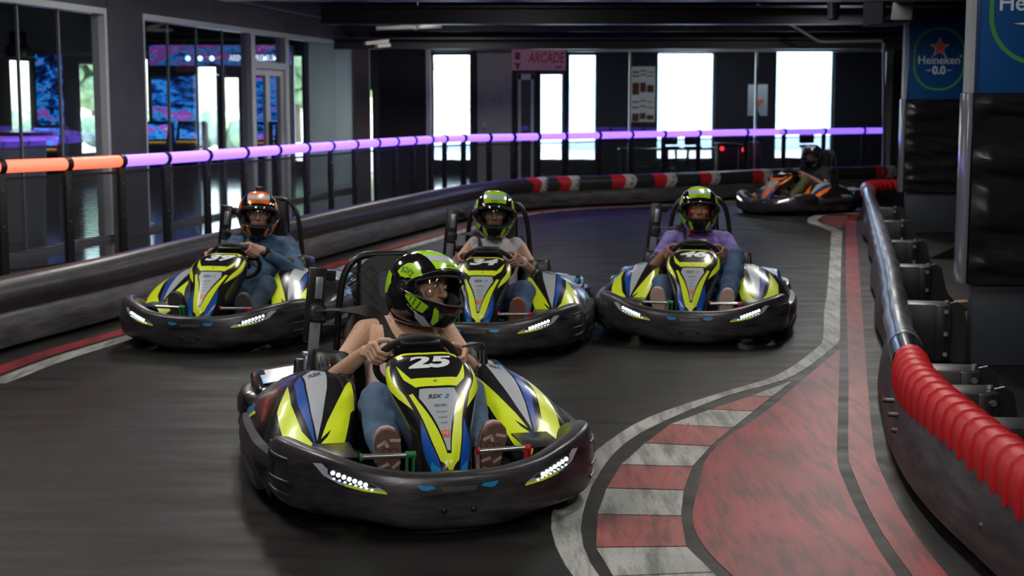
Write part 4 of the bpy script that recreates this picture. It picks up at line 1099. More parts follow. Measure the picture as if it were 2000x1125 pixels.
def make_kart(loc, rz, num, label, scheme='lime', full=True):
    C1, C2, C3 = (M_lime, M_kblue, M_grey) if scheme == 'lime' else (M_orange_s, M_kblue, M_grey)
    K = empty('racing_kart', label, 'go-kart', loc, rz)
    # chassis
    b = B(); b.box((0, -.15, .055), (.66, 1.5, .02), bev=.006); b.build('floor_tray', M_kframe, K)
    b = B()
    for s in (-1, 1): b.tube([(s * .3, -.92, .09), (s * .33, -.5, .075), (s * .33, .3, .075), (s * .30, .85, .10)], .016, 10)
    b.tube([(-.3, -.92, .09), (-.1, -.96, .09), (.1, -.96, .09), (.3, -.92, .09)], .016, 10); b.tube([(-.34, .52, .14), (.34, .52, .14)], .018, 10)
    b.build('chassis_frame', M_kframe, K)
    for s in (-1, 1):
        for y, r, w, xx in ((-.64, .125, .11, .46), (.56, .135, .17, .47)):
            x0, x1 = s * (xx - w / 2), s * (xx + w / 2)
            prof = [(r * .58, 0), (r * .93, 0), (r, .12), (r, .88), (r * .93, 1), (r * .58, 1)]
            b = B(); b.rings([[V((x0 + (x1 - x0) * f, y + rr * cos(2 * pi * k / 28), r + rr * sin(2 * pi * k / 28))) for k in range(28)] for rr, f in prof], caps=False)
            wh = b.build('wheel', M_rubber, K)
            b = B(); b.rings([[V((x0 + (x1 - x0) * f, y + rr * cos(2 * pi * k / 28), r + rr * sin(2 * pi * k / 28))) for k in range(28)] for rr, f in ((r * .6, .06), (r * .5, .3), (r * .2, .35), (r * .2, .7), (r * .5, .7), (r * .6, .94))]); b.build('rim', M_rim, wh)
    b = B(); b.cyl((-.5, .56, .135), (.5, .56, .135), .02); b.build('rear_axle', M_chrome, K)
    for s in (-1, 1):
        b = B(); b.box((s * .40, -.625, .252), (.15, .25, .008), bev=.003); b.build('light_block_plate', M_kframe, K)  # added plate, keeps lamp light from reaching the floor through the kart
    # front bumper
    b = B(); b.grid(SB.mesh_rows(76, 30), flip=SB.sign < 0); fb = b.build('front_bumper', M_bumper, K, sharp=False, recalc=False)
    md = fb.modifiers.new('thick', 'SOLIDIFY'); md.thickness = .006; md.offset = -1
    f = lambda pts: [inv_xz(SB, x, z) for x, z in pts]
    for s in (-1, 1):
        g = lambda pts: f([(s * x, z) for x, z in pts])
        h = decal('headlight', SB, g([(.505, .262), (.475, .264), (.46, .250), (.40, .240), (.31, .208), (.262, .180), (.255, .170), (.33, .178), (.42, .198), (.47, .222)]), M_grey, fb, .002, .03, label='grey headlight panel')
        decal('lamp_recess', SB, g([(.455, .252), (.40, .244), (.325, .216), (.285, .192), (.335, .192), (.42, .208), (.455, .232)]), M_vent, h, .0045, .03)
        decal('yellow_trim', SB, g([(.255, .169), (.33, .177), (.40, .192), (.40, .199), (.33, .186), (.262, .178)]), C1, h, .0045, .03, label='fluorescent yellow lower edge' if scheme == 'lime' else None)
        b = B()
        for k in range(7):
            q = f([(s * (.437 - .018 * k), .236 - .0058 * k)])[0]; p = SB.off(*q, .007); n = SB.nrm(*q); b.sph(p, (.0085, .006, .0085), seg=10)
        b.build('led_row', M_led, h, label='lit white LED row')
        b = B()
        for k in range(8):
            q = f([(s * (.434 - .018 * k), .2155 - .0045 * k)])[0]; b.sph(SB.off(*q, .007), (.006, .004, .0045), seg=8)
        b.build('led_row', M_led2, h)
        # end slot and ridges
        decal('side_slot', SB, g([(.628, .235), (.642, .235), (.645, .155), (.632, .155)]), M_vent, fb, .002, .03)
        b = B()
        for zz in (.12, .17, .255):
            b.tube([SB.off(*f([(s * x, zz)])[0], .001) for x in (.585, .605, .622, .634, .641)], .006, 8)
        b.build('bumper_ridge', M_bumper, fb)
    gr = decal('grille', SB, f([(-.155, .203), (-.075, .198), (.075, .198), (.155, .203), (.105, .166), (-.105, .166)]), M_vent, fb, .002, .02)
    decal('grille_slot', SB, f([(-.07, .191), (.07, .191), (.06, .174), (-.06, .174)]), mat('slot_grey', (.05, .05, .055), .4), gr, .004, .02)
    for s in (-1, 1):
        decal('blue_corner', SB, f([(s * .153, .201), (s * .095, .197), (s * .082, .188), (s * .115, .180), (s * .135, .182)]), M_kcyan, gr, .004, .02, label='bright blue grille corner')
        b = B(); p = SB.off(*f([(s * .055, .105)])[0], .001); b.sph(p, (.012, .007, .012), seg=10); b.build('bolt', M_kframe, fb)
    # nose panel
    b = B(); b.grid(SN.mesh_rows(56, 60), flip=SN.sign < 0)
    nb = b.build('nose_panel', M_kblack, K, sharp=False, recalc=False)
    md = nb.modifiers.new('thick', 'SOLIDIFY'); md.thickness = .005; md.offset = -1
    D = lambda name, poly, m, d=.0015, **k: decal(name, SN, poly, m, nb, d, .035, **k)
    D('top_edge', [(.40, .005), (.60, .005), (.665, .035), (.64, .12), (.61, .05), (.39, .05), (.36, .12), (.335, .035)], C1)
    D('yellow_bracket', [(.335, .175), (.385, .305), (.615, .305), (.665, .175), (.655, .30), (.62, .375), (.38, .375), (.345, .30)], C1)
    D('yellow_border', [[(.322, .41), (.345, .41), (.352, .47), (.458, .82), (.542, .82), (.648, .47), (.655, .41), (.678, .41), (.665, .84), (.56, .955), (.44, .955), (.335, .84)]], C1)
    gp = D('grey_panel', [(.395, .395), (.605, .395), (.635, .45), (.528, .80), (.472, .80), (.365, .45)], C3, .003)
    for s in (-1, 1):
        m_ = lambda pts: [(.5 + s * (u - .5), v) for u, v in pts]
        D('yellow_flash', m_([(.72, .12), (.775, .13), (.79, .24), (.745, .40), (.70, .50), (.70, .40), (.715, .28)]), C1)
        D('blue_flank', m_([(.685, .56), (.73, .66), (.775, .80), (.76, .93), (.69, .93), (.675, .80)]), M_kblue)
        D('light_blue_flank', m_([(.735, .80), (.775, .82), (.76, .93), (.69, .93), (.70, .87)]), M_kcyan, .0025)
        D('lower_stripe', m_([(.90, .72), (.97, .78), (.97, .93), (.90, .90)]), M_kcyan)
    if num:
        text_on('race_number', SN, num, (.5, .165), (.104, 0), (0, -.062), M_num, nb, .0035, bold=.045, shear=.22, label='white race number ' + num)
    text_on('lettering', SN, 'RSX', (.475, .455), (.052, 0), (0, -.014), M_txt, gp, .0045, .03, .4)
    text_on('lettering', SN, '2', (.555, .455), (.018, 0), (0, -.014), M_kcyan, gp, .0045, .03, .4)
    text_on('lettering', SN, 'ELECTRIC', (.5, .515), (.05, 0), (0, -.008), M_txt, gp, .0045, .01, .2)
    for k, v in enumerate((.555, .59, .625)): text_on('lettering', SN, 'RACING KART', (.5, v), (.05 - .006 * k, 0), (0, -.005), M_txt, gp, .0045, .0, .2)
    bd_ = decal('orange_badge', SN, [(.45, .67), (.55, .67), (.54, .715), (.44, .715)], M_badge, gp, .0045, .03)
    decal('badge_mark', SN, [[(.465, .682), (.487, .68), (.487, .688), (.475, .70), (.46, .70)], [(.505, .682), (.53, .682), (.525, .69), (.515, .705), (.50, .705)]], C3, bd_, .006, .03)
    for v in (.33,):
        b = B(); b.sph(SN.off(.5, v, .002), (.008, .008, .005), seg=10); b.build('bolt', M_chrome, nb)
    # side pods
    for s in (-1, 1):
        S = SP[s]
        b = B(); b.grid(S.mesh_rows(34, 40), flip=S.sign < 0); pod = b.build('side_pod', M_kblack, K, sharp=False, recalc=False)
        md = pod.modifiers.new('thick', 'SOLIDIFY'); md.thickness = .005; md.offset = -1
        Q = lambda name, poly, m, d=.0015, **k: decal(name, S, poly, m, pod, d, .04, **k)
        Q('yellow_panel', [(.255, .13), (.33, .04), (.52, .05), (.635, .20), (.645, .42), (.575, .60), (.56, .42), (.515, .25), (.43, .15), (.36, .21), (.30, .33), (.235, .33)], C1)
        Q('yellow_inner', [(.205, .36), (.245, .32), (.40, .20), (.37, .28), (.27, .46), (.225, .52)], C1)
        Q('blue_stripe', [(.435, .16), (.475, .25), (.525, .40), (.54, .58), (.50, .66), (.49, .50), (.465, .33)], M_kblue)
        ga = Q('grey_panel', [(.425, .19), (.458, .33), (.48, .50), (.487, .64), (.415, .68), (.365, .60), (.372, .46), (.397, .31)], C3)
        Q('rear_grey', [(.33, .80), (.55, .78), (.58, .90), (.34, .93)], C3)
        Q('yellow_tail', [(.80, .62), (.90, .70), (.90, .73), (.80, .66)], C1); Q('blue_tail', [(.80, .67), (.91, .74), (.88, .84), (.80, .74)], M_kcyan)
        Q('air_vent', [(.195, .40), (.225, .55), (.26, .70), (.185, .72)], M_vent)
        if s > 0: text_on('lettering', S, 'RSX', (.425, .60), (.038, 0), (0, .020), M_txt, ga, .003, .03, .2)
        else: text_on('lettering', S, 'RSX', (.425, .60), (-.038, 0), (0, .020), M_txt, ga, .003, .03, .2)
        text_on('lettering', S, 'ELECTRIC RACING KART', (.62, .12) if s > 0 else (.62, .12), (.11 * 1, .16), (-.006, .008), M_num, pod, .003, .0, .2)
        b = B()
        for k in range(6):
            v = .50 + .03 * k; p = [S.off(u, v, .004) for u in (.19, .21, .235, .26)]; b.tube(p, .005, 6)
        b.build('vent_rib', mat('vent_grey', (.10, .10, .12), .35), pod)
        # inner engine box with slats
        b = B(); b.box((s * .31, .30, .43), (.16, .24, .12), rotm(0, -.15, -s * .15), .02)
        eb = b.build('engine_cover', M_kframe, K)
        b = B()
        for k in range(8): b.box((s * .31 - .06 + .017 * k, .178, .442), (.006, .008, .08), rotm(0, -.15, 0))
        b.build('cooling_slat', mat('vent_grey', (.10, .10, .12), .35), eb)
        b = B(); b.box((s * .46, .70, .275), (.30, .40, .09), rotm(0, .06, s * .12), .035, 3); rf = b.build('rear_fender', M_kblack, K)
        b = B(); b.box((s * .455, .69, .322), (.19, .24, .004), rotm(0, .06, s * .12)); b.build('grey_panel', C3, rf)
        b = B(); b.box((s * .56, .62, .312), (.03, .16, .004), rotm(0, .06, s * .12)); b.build('blue_stripe', M_kcyan, rf)
        # outer bumpers
        P = [(.61, -.47), (.665, -.36), (.685, -.1), (.685, .2), (.66, .40)]
        path = resample([V((s * x, y, 0)) for x, y in P], 24); nn = side_normals(path); nn = [n if n.x * s > 0 else -n for n in nn]
        rr = []
        for i, (p, n) in enumerate(zip(path, nn)):
            e = min(1, i / 3, (24 - i) / 3) ** .5 if 0 < i < 24 else .1
            rr.append([p + n * (o * e) + V((0, 0, .145 + (z - .145) * (.4 + .6 * e))) for o, z in ((-.03, .05), (.012, .055), (.022, .10), (.010, .125), (.024, .155), (.020, .20), (.006, .228), (-.03, .235))])
        b = B(); b.rings(rr); b.build('side_bumper', M_bumper, K)
    P = [(-.635, .44), (-.665, .56), (-.665, .74), (-.60, .90), (-.42, .98), (0, 1.0), (.42, .98), (.60, .90), (.665, .74), (.665, .56), (.635, .44)]
    path = resample([V((x, y, 0)) for x, y in P], 60); nn = side_normals(path); nn = [n if n.dot(p - V((0, .5, 0))) > 0 else -n for n, p in zip(nn, path)]
    b = B(); rr = []
    for i, (p, n) in enumerate(zip(path, nn)):
        e = min(1, .15 + i / 4, .15 + (60 - i) / 4)
        rr.append([p + n * (o * e) + V((0, 0, .16 + (z - .16) * (.5 + .5 * e))) for o, z in ((-.08, .06), (.0, .06), (.014, .11), (.002, .14), (.016, .17), (.014, .22), (-.004, .255), (-.04, .262), (-.09, .25))])
    b.rings(rr); b.build('rear_bumper', M_kblack, K)
    b = B(); b.box((0, .72, .25), (.62, .34, .20), bev=.05); b.build('motor_housing', M_kframe, K)
    # seat
    sec = [(.02, -.02, .095, .17), (.0, .14, .10, .19), (-.0, .27, .13, .20), (.0, .37, .24, .205), (0, .435, .38, .205), (0, .485, .52, .19), (0, .515, .61, .16)]
    rr = []
    for i, (x, y, z, hw) in enumerate(sec):
        a = sec[max(0, i - 1)]; c = sec[min(len(sec) - 1, i + 1)]; t = V((0, c[1] - a[1], c[2] - a[2])).normalized(); n = V((0, -t.z, t.y))
        pr = [(-hw, .10), (-hw * .8, .045), (-hw * .4, .01), (hw * .4, .01), (hw * .8, .045), (hw, .10), (hw + .025, .09), (hw * .9, .015), (hw * .4, -.025), (-hw * .4, -.025), (-hw * .9, .015), (-hw - .025, .09)]
        rr.append([V((x + px_, y, z)) + n * d_ for px_, d_ in pr])
    b = B(); b.rings(rr); seat = b.build('seat', M_seat, K)
    rim_ = [r_[0].lerp(r_[11], .5) for r_ in rr]; rim2 = [r_[5].lerp(r_[6], .5) for r_ in rr]
    for rm in (rim_, rim2): b = B(); b.tube(rm, .022, 10); b.build('seat_bolster', M_seat, seat)
    for s in (-1, 1):
        b = B(); b.tube(resample([V((s * .275, .22, .40)), V((s * .28, .12, .47)), V((s * .275, .03, .46)), V((s * .268, -.03, .36)), V((s * .26, -.06, .18))], 20), .036, 14); b.build('side_support', M_seat, seat)
    Mh = Matrix.Translation((0, .535, .685)) @ Matrix.Rotation(-.16, 4, 'X') @ Matrix.Rotation(pi / 2, 4, 'X')
    b = B(); b.frame(rrect(.125, .19, .08, 6), [(x, y + .06) for x, y in rrect(.045, .065, .03, 6)], -.03, .035, Mh)
    hr = b.build('headrest', M_seat, seat)
    for k in range(5):
        for sg in (-1, 1):
            for q in (-1, 1):
                b = B(); b.tube([Mh @ V((sg * .118, -.165 + .07 * k, .0365)), Mh @ V((sg * .084, -.165 + .07 * k + q * .035, .037)), Mh @ V((sg * .052, -.165 + .07 * k, .0365))], .0022, 6)
                b.build('quilt_seam', M_seat, hr)
    # roll hoop
    hp = [V((-.25, .60, .12)), V((-.235, .60, .40)), V((-.215, .60, .66)), V((-.185, .60, .80)), V((-.12, .60, .868)), V((0, .60, .876)), V((.12, .60, .868)), V((.185, .60, .80)), V((.215, .60, .66)), V((.235, .60, .40)), V((.25, .60, .12))]
    b = B(); b.tube(resample(hp, 60), .017, 12, up=V((0, 1, 0))); rh = b.build('roll_hoop', M_kframe, K)
    b = B(); b.tube([(-.232, .60, .5), (.232, .60, .5)], .012, 8)
    for s in (-1, 1): b.tube([(s * .12, .60, .865), (s * .14, .585, .5)], .010, 8)
    b.build('hoop_strut', M_kframe, rh)
    # belt tower at the driver's right shoulder
    bt_o = V((-.335, .54, .66)); R = rotm(.15, 0, .10)
    b = B(); b.box(bt_o, (.085, .022, .34), R, .006); b.box(bt_o + V((.05, .02, .13)), (.10, .02, .05), R, .004); b.box(bt_o + V((.05, .02, -.12)), (.10, .02, .05), R, .004)
    bt = b.build('belt_tower', M_kframe, K)
    b = B(); b.box(bt_o + R @ V((.008, -.016, .08)), (.034, .012, .10), R, .004); b.build('height_slider', M_buckle, bt)
    b = B(); b.box(bt_o + R @ V((.01, -.02, -.03)), (.075, .014, .075), R, .02); b.cyl(bt_o + R @ V((.01, -.022, -.02)), bt_o + R @ V((.01, -.045, -.02)), .02, seg=14); b.build('belt_guide', mat('guide_grey', (.08, .08, .09), .35, .4), bt)
    b = B(); b.box(bt_o + R @ V((.005, -.012, -.16)), (.05, .006, .16), R, .002); b.build('webbing', mat('grey_webbing', (.20, .20, .24), .6), bt)
    b = B(); b.box(bt_o + R @ V((0, -.012, -.275)), (.07, .05, .09), R, .008); b.box(bt_o + R @ V((0, -.012, -.225)), (.085, .04, .02), R, .004); b.build('buckle', M_buckle, bt)
    b = B(); b.box(bt_o + R @ V((-.01, .01, -.30)), (.12, .05, .10), R, .01); b.build('reel_housing', M_kframe, bt)
    b = B(); b.cyl(bt_o + R @ V((.035, -.03, -.325)), bt_o + R @ V((.035, -.05, -.325)), .014, seg=12); b.build('bolt', M_chrome, bt)
    # steering
    C = V((0, -.165, .50)); U = V((0, -.66, .75)); NN = V((0, .75, .66)); X = V((1, 0, 0))
    W = lambda a, r=.165, d=0: C + X * (cos(a) * r) + U * (sin(a) * r) + NN * d
    b = B(); b.cyl(C - NN * .02, V((0, -.62, .12)), .013, seg=10); b.build('steering_column', M_chrome, K)
    b = B(); b.tube([W(2 * pi * k / 48) for k in range(48)], .0155, 12, closed=True, up=NN); sw = b.build('steering_wheel', mat('grip_black', (.014, .014, .014), .65), K)
    b = B(); RU = Matrix((X, U, NN)).transposed()
    b.box(C + U * .10 + NN * -.005, (.21, .075, .045), RU, .018); b.box(C + U * .145 + NN * .0, (.17, .03, .06), RU, .012); b.build('top_pad', mat('pad_black', (.016, .016, .016), .4), sw)
    b = B(); b.box(C + NN * -.01, (.20, .11, .04), RU, .015)
    for s in (-1, 1): b.box(C + X * (s * .12) + U * .03, (.09, .03, .02), RU, .008)
    b.box(C - U * .1, (.03, .12, .014), RU, .005); b.build('hub', M_kframe, sw)
    b = B(); b.sph(C + U * .075 - NN * .028, (.014, .014, .014), seg=12); b.sph(C + U * .03 + X * .06 - NN * .03, .008, seg=8); b.sph(C + U * .03 - X * .06 - NN * .03, .008, seg=8); b.build('hub_bolt', M_chrome, sw)
    for s in (-1, 1):
        b = B(); b.tube([C + X * (s * .095) + U * .10 - NN * .03, C + X * (s * .10) + U * .06 - NN * .045, C + X * (s * .09) + U * .02 - NN * .03], .011, 8); b.build('paddle', M_kframe, sw)
    # pedals
    for s, m_, nm in ((-1, M_gpedal, 'green'), (1, M_rpedal, 'red')):
        b = B(); b.cyl((s * .12, -.80, .262), (s * .325, -.80, .266), .0105, seg=12); pd = b.build('pedal', M_chrome, K)
        b = B(); xi = .165 if s < 0 else .35
        for xx in ((.125, .15) if s < 0 else (.31, .325)): b.box((s * xx, -.79, .185), (.008, .03, .18), rotm(0, .1, 0), .003)
        b.cyl((s * (.118 if s < 0 else .305), -.80, .262), (s * (.155 if s < 0 else .328), -.80, .265), .014, seg=12)
        b.build('pedal_bracket', m_, pd, label=nm + ' pedal bracket')
        b = B(); b.cyl((s * .317 if s < 0 else s * .118, -.80, .264), (s * .327 if s < 0 else s * .128, -.80, .264), .015, seg=12); b.build('end_cap', m_, pd)
    # battery / switch box by the seat
    b = B(); b.box((-.31, -.12, .17), (.10, .16, .14), bev=.01); sb_ = b.build('switch_box', M_kframe, K)
    b = B(); b.box((-.31, -.205, .225), (.035, .01, .012), bev=.003); b.build('green_light', mat('green_led', (.1, .8, .2), .4, emit=(.05, 1, .2), estr=2), sb_)
    b = B(); b.box((-.31, -.205, .20), (.045, .02, .022), bev=.004); b.build('red_switch', M_rpedal, sb_)
    return K
# ------------------------------------------------------------------ helmets and drivers
HA, HB_, HT = .143, .172, .165
def H_dir(al, be): return V((sin(al), -cos(al) * cos(be), cos(al) * sin(be)))
def H_pt(al, be):
    d = H_dir(al, be)
    f = max(0, -d.y)
    # shell: rounder crown, fuller jaw
    p = 2.25
    k = (abs(d.x / HA) ** p + abs(d.y / HB_) ** p + abs(d.z / (HT if d.z > 0 else .185)) ** p) ** (-1 / p)
    q = d * k
    if q.z < 0:
        t = min(1, -q.z / .15)
        q.y -= .020 * t * f; q.x *= 1 - .13 * t * t
    q.z = max(q.z, -.150 + .020 * min(1, max(0, (q.y + .02) / .15)))
    return q
class HSurf:
    """helmet shell in sideways angle u, up-and-over angle v (radians)"""
    def at(s, u, v): return H_pt(u, v)
    def nrm(s, u, v):
        h = .01; n = (H_pt(u + h, v) - H_pt(u - h, v)).cross(H_pt(u, v + h) - H_pt(u, v - h))
        if n.length < 1e-9: return H_dir(u, v)
        n.normalize(); return n if n.dot(H_dir(u, v)) > 0 else -n
    def off(s, u, v, d): return H_pt(u, v) + s.nrm(u, v) * d
SH = HSurf()
AU, AV0, AV1 = radians(58), radians(-20), radians(21)
def in_port(u, v):
    if not (AV0 < v < AV1): return False
    return abs(u) < AU
def make_helmet(parent, M4, C, accent2, visor, number_text=True, cam=False, mount=True):
    nu, nv = 60, 120; bm = bmesh.new(); vs = {}
    us = [radians(-90 + 180 * i / nu) for i in range(nu + 1)]; vv = [radians(-180 + 360 * j / nv) for j in range(nv)]
    for i, u in enumerate(us):
        for j, v in enumerate(vv):
            if i in (0, nu):
                vs[i, j] = vs[i, 0] if j else bm.verts.new(H_pt(u, 0))
            else: vs[i, j] = bm.verts.new(H_pt(u, v))
    for i in range(nu):
        for j in range(nv):
            um, vm = (us[i] + us[i + 1]) / 2, vv[j] + radians(1.5)
            if in_port(um, vm): continue
            q = [vs[i, j], vs[i + 1, j], vs[i + 1, (j + 1) % nv], vs[i, (j + 1) % nv]]
            q = list(dict.fromkeys(q))
            # open underneath for the neck
            c = sum((w.co for w in q), V()) / len(q)
            if c.z < -.1295 and (c.x ** 2 + (c.y - .02) ** 2) < .085 ** 2: continue
            try: bm.faces.new(q)
            except ValueError: pass
    bmesh.ops.recalc_face_normals(bm, faces=bm.faces)
    me = bpy.data.meshes.new('helmet'); bm.to_mesh(me); bm.free()
    hm = link('helmet', me, mat('helmet_gloss_black', (.008, .008, .009), .12, coat=.6), parent)
    hm.matrix_local = M4
    md = hm.modifiers.new('thick', 'SOLIDIFY'); md.thickness = .022; md.offset = -1
    md2 = hm.modifiers.new('edge', 'BEVEL'); md2.width = .003; md2.segments = 2; md2.limit_method = 'ANGLE'
    r = lambda pts: [r(q) for q in pts] if isinstance(pts[0][0], (tuple, list)) else [(radians(a), radians(b_)) for a, b_ in pts]
    Dc = lambda name, poly, m, d=.0012, **k: decal(name, SH, r(poly), m, hm, d, radians(6), **k)
    Dc('crown_panel', [(-25, 33), (25, 33), (27, 50), (27, 70), (24, 92), (15, 116), (0, 122), (-15, 116), (-24, 92), (-27, 70), (-27, 50)], C)
    Dc('grey_crescent', [(-26.8, 49), (-16, 45), (0, 43), (16, 45), (26.8, 49), (27, 72), (19, 62), (0, 55), (-19, 62), (-27, 72)], accent2, .0022)
    text_on('lettering', SH, 'BOX', (0, radians(37)), (radians(7), 0), (0, radians(1.7)), M_txt, hm, .0025, .03)
    for s in (-1, 1):
        k = lambda pts: [(s * a, b_) for a, b_ in pts]
        Dc('side_patch', k([(46, 30), (63, 36), (72, 60), (72, 98), (62, 116), (49, 84), (44, 56)]), C)
        Dc('temple_flash', k([(46, 30), (64, 30), (63, 39), (48, 33)]), C, .0016)
        Dc('jaw_stripe', k([(35, -29), (58, -22), (74, -24), (72, -48), (52, -52), (38, -46)]), C)
        Dc('jaw_gap', [[(s * a, b_) for a, b_ in q] for q in ([(46, -27), (47.5, -27), (49, -48), (47, -48)], [(54, -25.5), (55.5, -25.5), (56, -47), (54.5, -47)], [(61, -25), (62, -25), (62.5, -45), (61, -45)])], M_txt, .0022)
        Dc('chin_bar', k([(14, -44), (21, -30), (27, -27), (27, -33), (22, -52), (17, -54)]), C)
        Dc('back_patch', k([(30, 150), (58, 140), (66, 165), (55, 195), (30, 190)]), C)
        text_on('lettering', SH, "BOX'S", (s * radians(60), radians(70)), (0, -radians(26)), (radians(5), 0), M_txt, hm, .0022, .015)
        text_on('lettering', SH, 'LS2', (s * radians(52), radians(-56)), (radians(9) , radians(2)), (0, radians(2.2)), M_num, hm, .0022, .02, .2)
        b = B(); p = SH.off(s * radians(83), radians(10), -.002); n = V((s, 0, 0)); b.cyl(p, p + n * .012, .030, .026, 20); b.build('visor_pivot', mat('pivot_black', (.02, .02, .022), .3), hm)
    Dc('grey_chin', [(-48, -55), (-34, -50), (-20, -56), (0, -57), (20, -56), (34, -50), (48, -55), (40, -64), (0, -68), (-40, -64)], accent2)
    Dc('chin_vent', [(-9, -34), (9, -34), (6, -50), (0, -54), (-6, -50)], M_vent, .0025)
    # port seal and cheek lining
    ring = []
    for a, c in [(-AU, AV0), (AU, AV0), (AU, AV1), (-AU, AV1)]:
        pass
    edge = [(-AU + 2 * AU * k / 20, AV0) for k in range(21)] + [(AU, AV0 + (AV1 - AV0) * k / 8) for k in range(1, 9)] + [(AU - 2 * AU * k / 20, AV1) for k in range(1, 21)] + [(-AU, AV1 - (AV1 - AV0) * k / 8) for k in range(1, 8)]
    b = B(); b.tube([SH.off(u, v, -.002) for u, v in edge], .0055, 8, closed=True); b.build('port_seal', mat('seal_black', (.012, .012, .012), .6), hm)
    for s in (-1, 1):
        b = B(); b.sph((s * .104, -.05, -.05), (.018, .055, .05), seg=16); b.build('cheek_pad', mat('pad_lining', (.03, .03, .033), .85), hm)
    b = B(); b.sph((0, -.075, .090), (.085, .045, .018), seg=16); b.build('brow_pad', mat('pad_lining', (.03, .03, .033), .85), hm)
    if visor is not None:
        lift, tint = visor
        rows = []
        v0, v1 = radians(-23), radians(25)
        R = Matrix.Translation((0, .0, .02)) @ Matrix.Rotation(-lift, 4, 'X') @ Matrix.Translation((0, 0, -.02))
        for i in range(13):
            v = v0 + (v1 - v0) * i / 12
            rows.append([R @ SH.off(radians(-84 + 168 * j / 44), v, .009) for j in range(45)])
        b = B(); b.grid(rows); vz = b.build('visor', glass_mat('visor_%s' % tint, {'clear': (.92, .94, .94), 'smoke': (.68, .70, .72)}[tint], .035, .03), hm, sharp=False)
        b = B(); b.tube([R @ SH.off(radians(-84 + 168 * j / 44), v0, .009) for j in range(45)], .0022, 6); b.tube([R @ SH.off(radians(-84 + 168 * j / 44), v1, .009) for j in range(45)], .0022, 6); b.build('visor_edge', mat('visor_rim', (.12, .12, .13), .2), vz)
    if cam:
        b = B(); b.box(H_pt(0, radians(95)) + V((0, 0, .018)), (.05, .035, .03), bev=.006); b.build('camera_mount', M_kframe, hm)
    return hm

SKIN = {}
def skin_mat(k, c): return mat('skin_' + k, c, .5, noise_amt=.10, scale=25, spec=.4)
def hand(b, C, t, r, n, wr, bulk=1.0):
    """hand closed round a bar at C: t along the bar, r outwards, n towards the driver"""
    ks = (.036, .012, -.012, -.034); Ls = (.95, 1.05, 1.0, .82); fr = (.0098, .0102, .0098, .0088)
    for k, L_, f in zip(ks, Ls, fr):
        kn = C + r * .042 + n * .012 + t * k
        b.chain([wr + t * k * .55, (wr + t * k * .7).lerp(kn, .5) + r * .008, kn], [.017 * bulk, .0155 * bulk, .0125 * bulk], 10)
        p1 = C + r * .032 - n * (.026 * L_) + t * k; p2 = C - r * (.004 * L_) - n * (.031 * L_) + t * (k * .95); p3 = C - r * (.026 * L_) - n * .012 + t * (k * .92); p4 = C - r * .0245 + n * .006 + t * (k * .9)
        b.chain([kn, p1, p2, p3, p4], [.0125 * bulk, f * bulk, f * .97 * bulk, f * .9 * bulk, f * .75 * bulk], 10)
    th = [wr + t * .018 + r * -.01, C + r * .018 + n * .036 + t * .040, C - r * .006 + n * .029 + t * .062, C - r * .022 + n * .018 + t * .070]
    b.chain(th, [.017 * bulk, .0135 * bulk, .0115 * bulk, .009 * bulk], 10)
def ell(c, rx, ry, axis, n=24, sx=V((1, 0, 0))):
    z = axis.normalized(); y = z.cross(sx).normalized(); x = y.cross(z)
    return [c + x * (rx * cos(2 * pi * k / n)) + y * (ry * sin(2 * pi * k / n)) for k in range(n)]
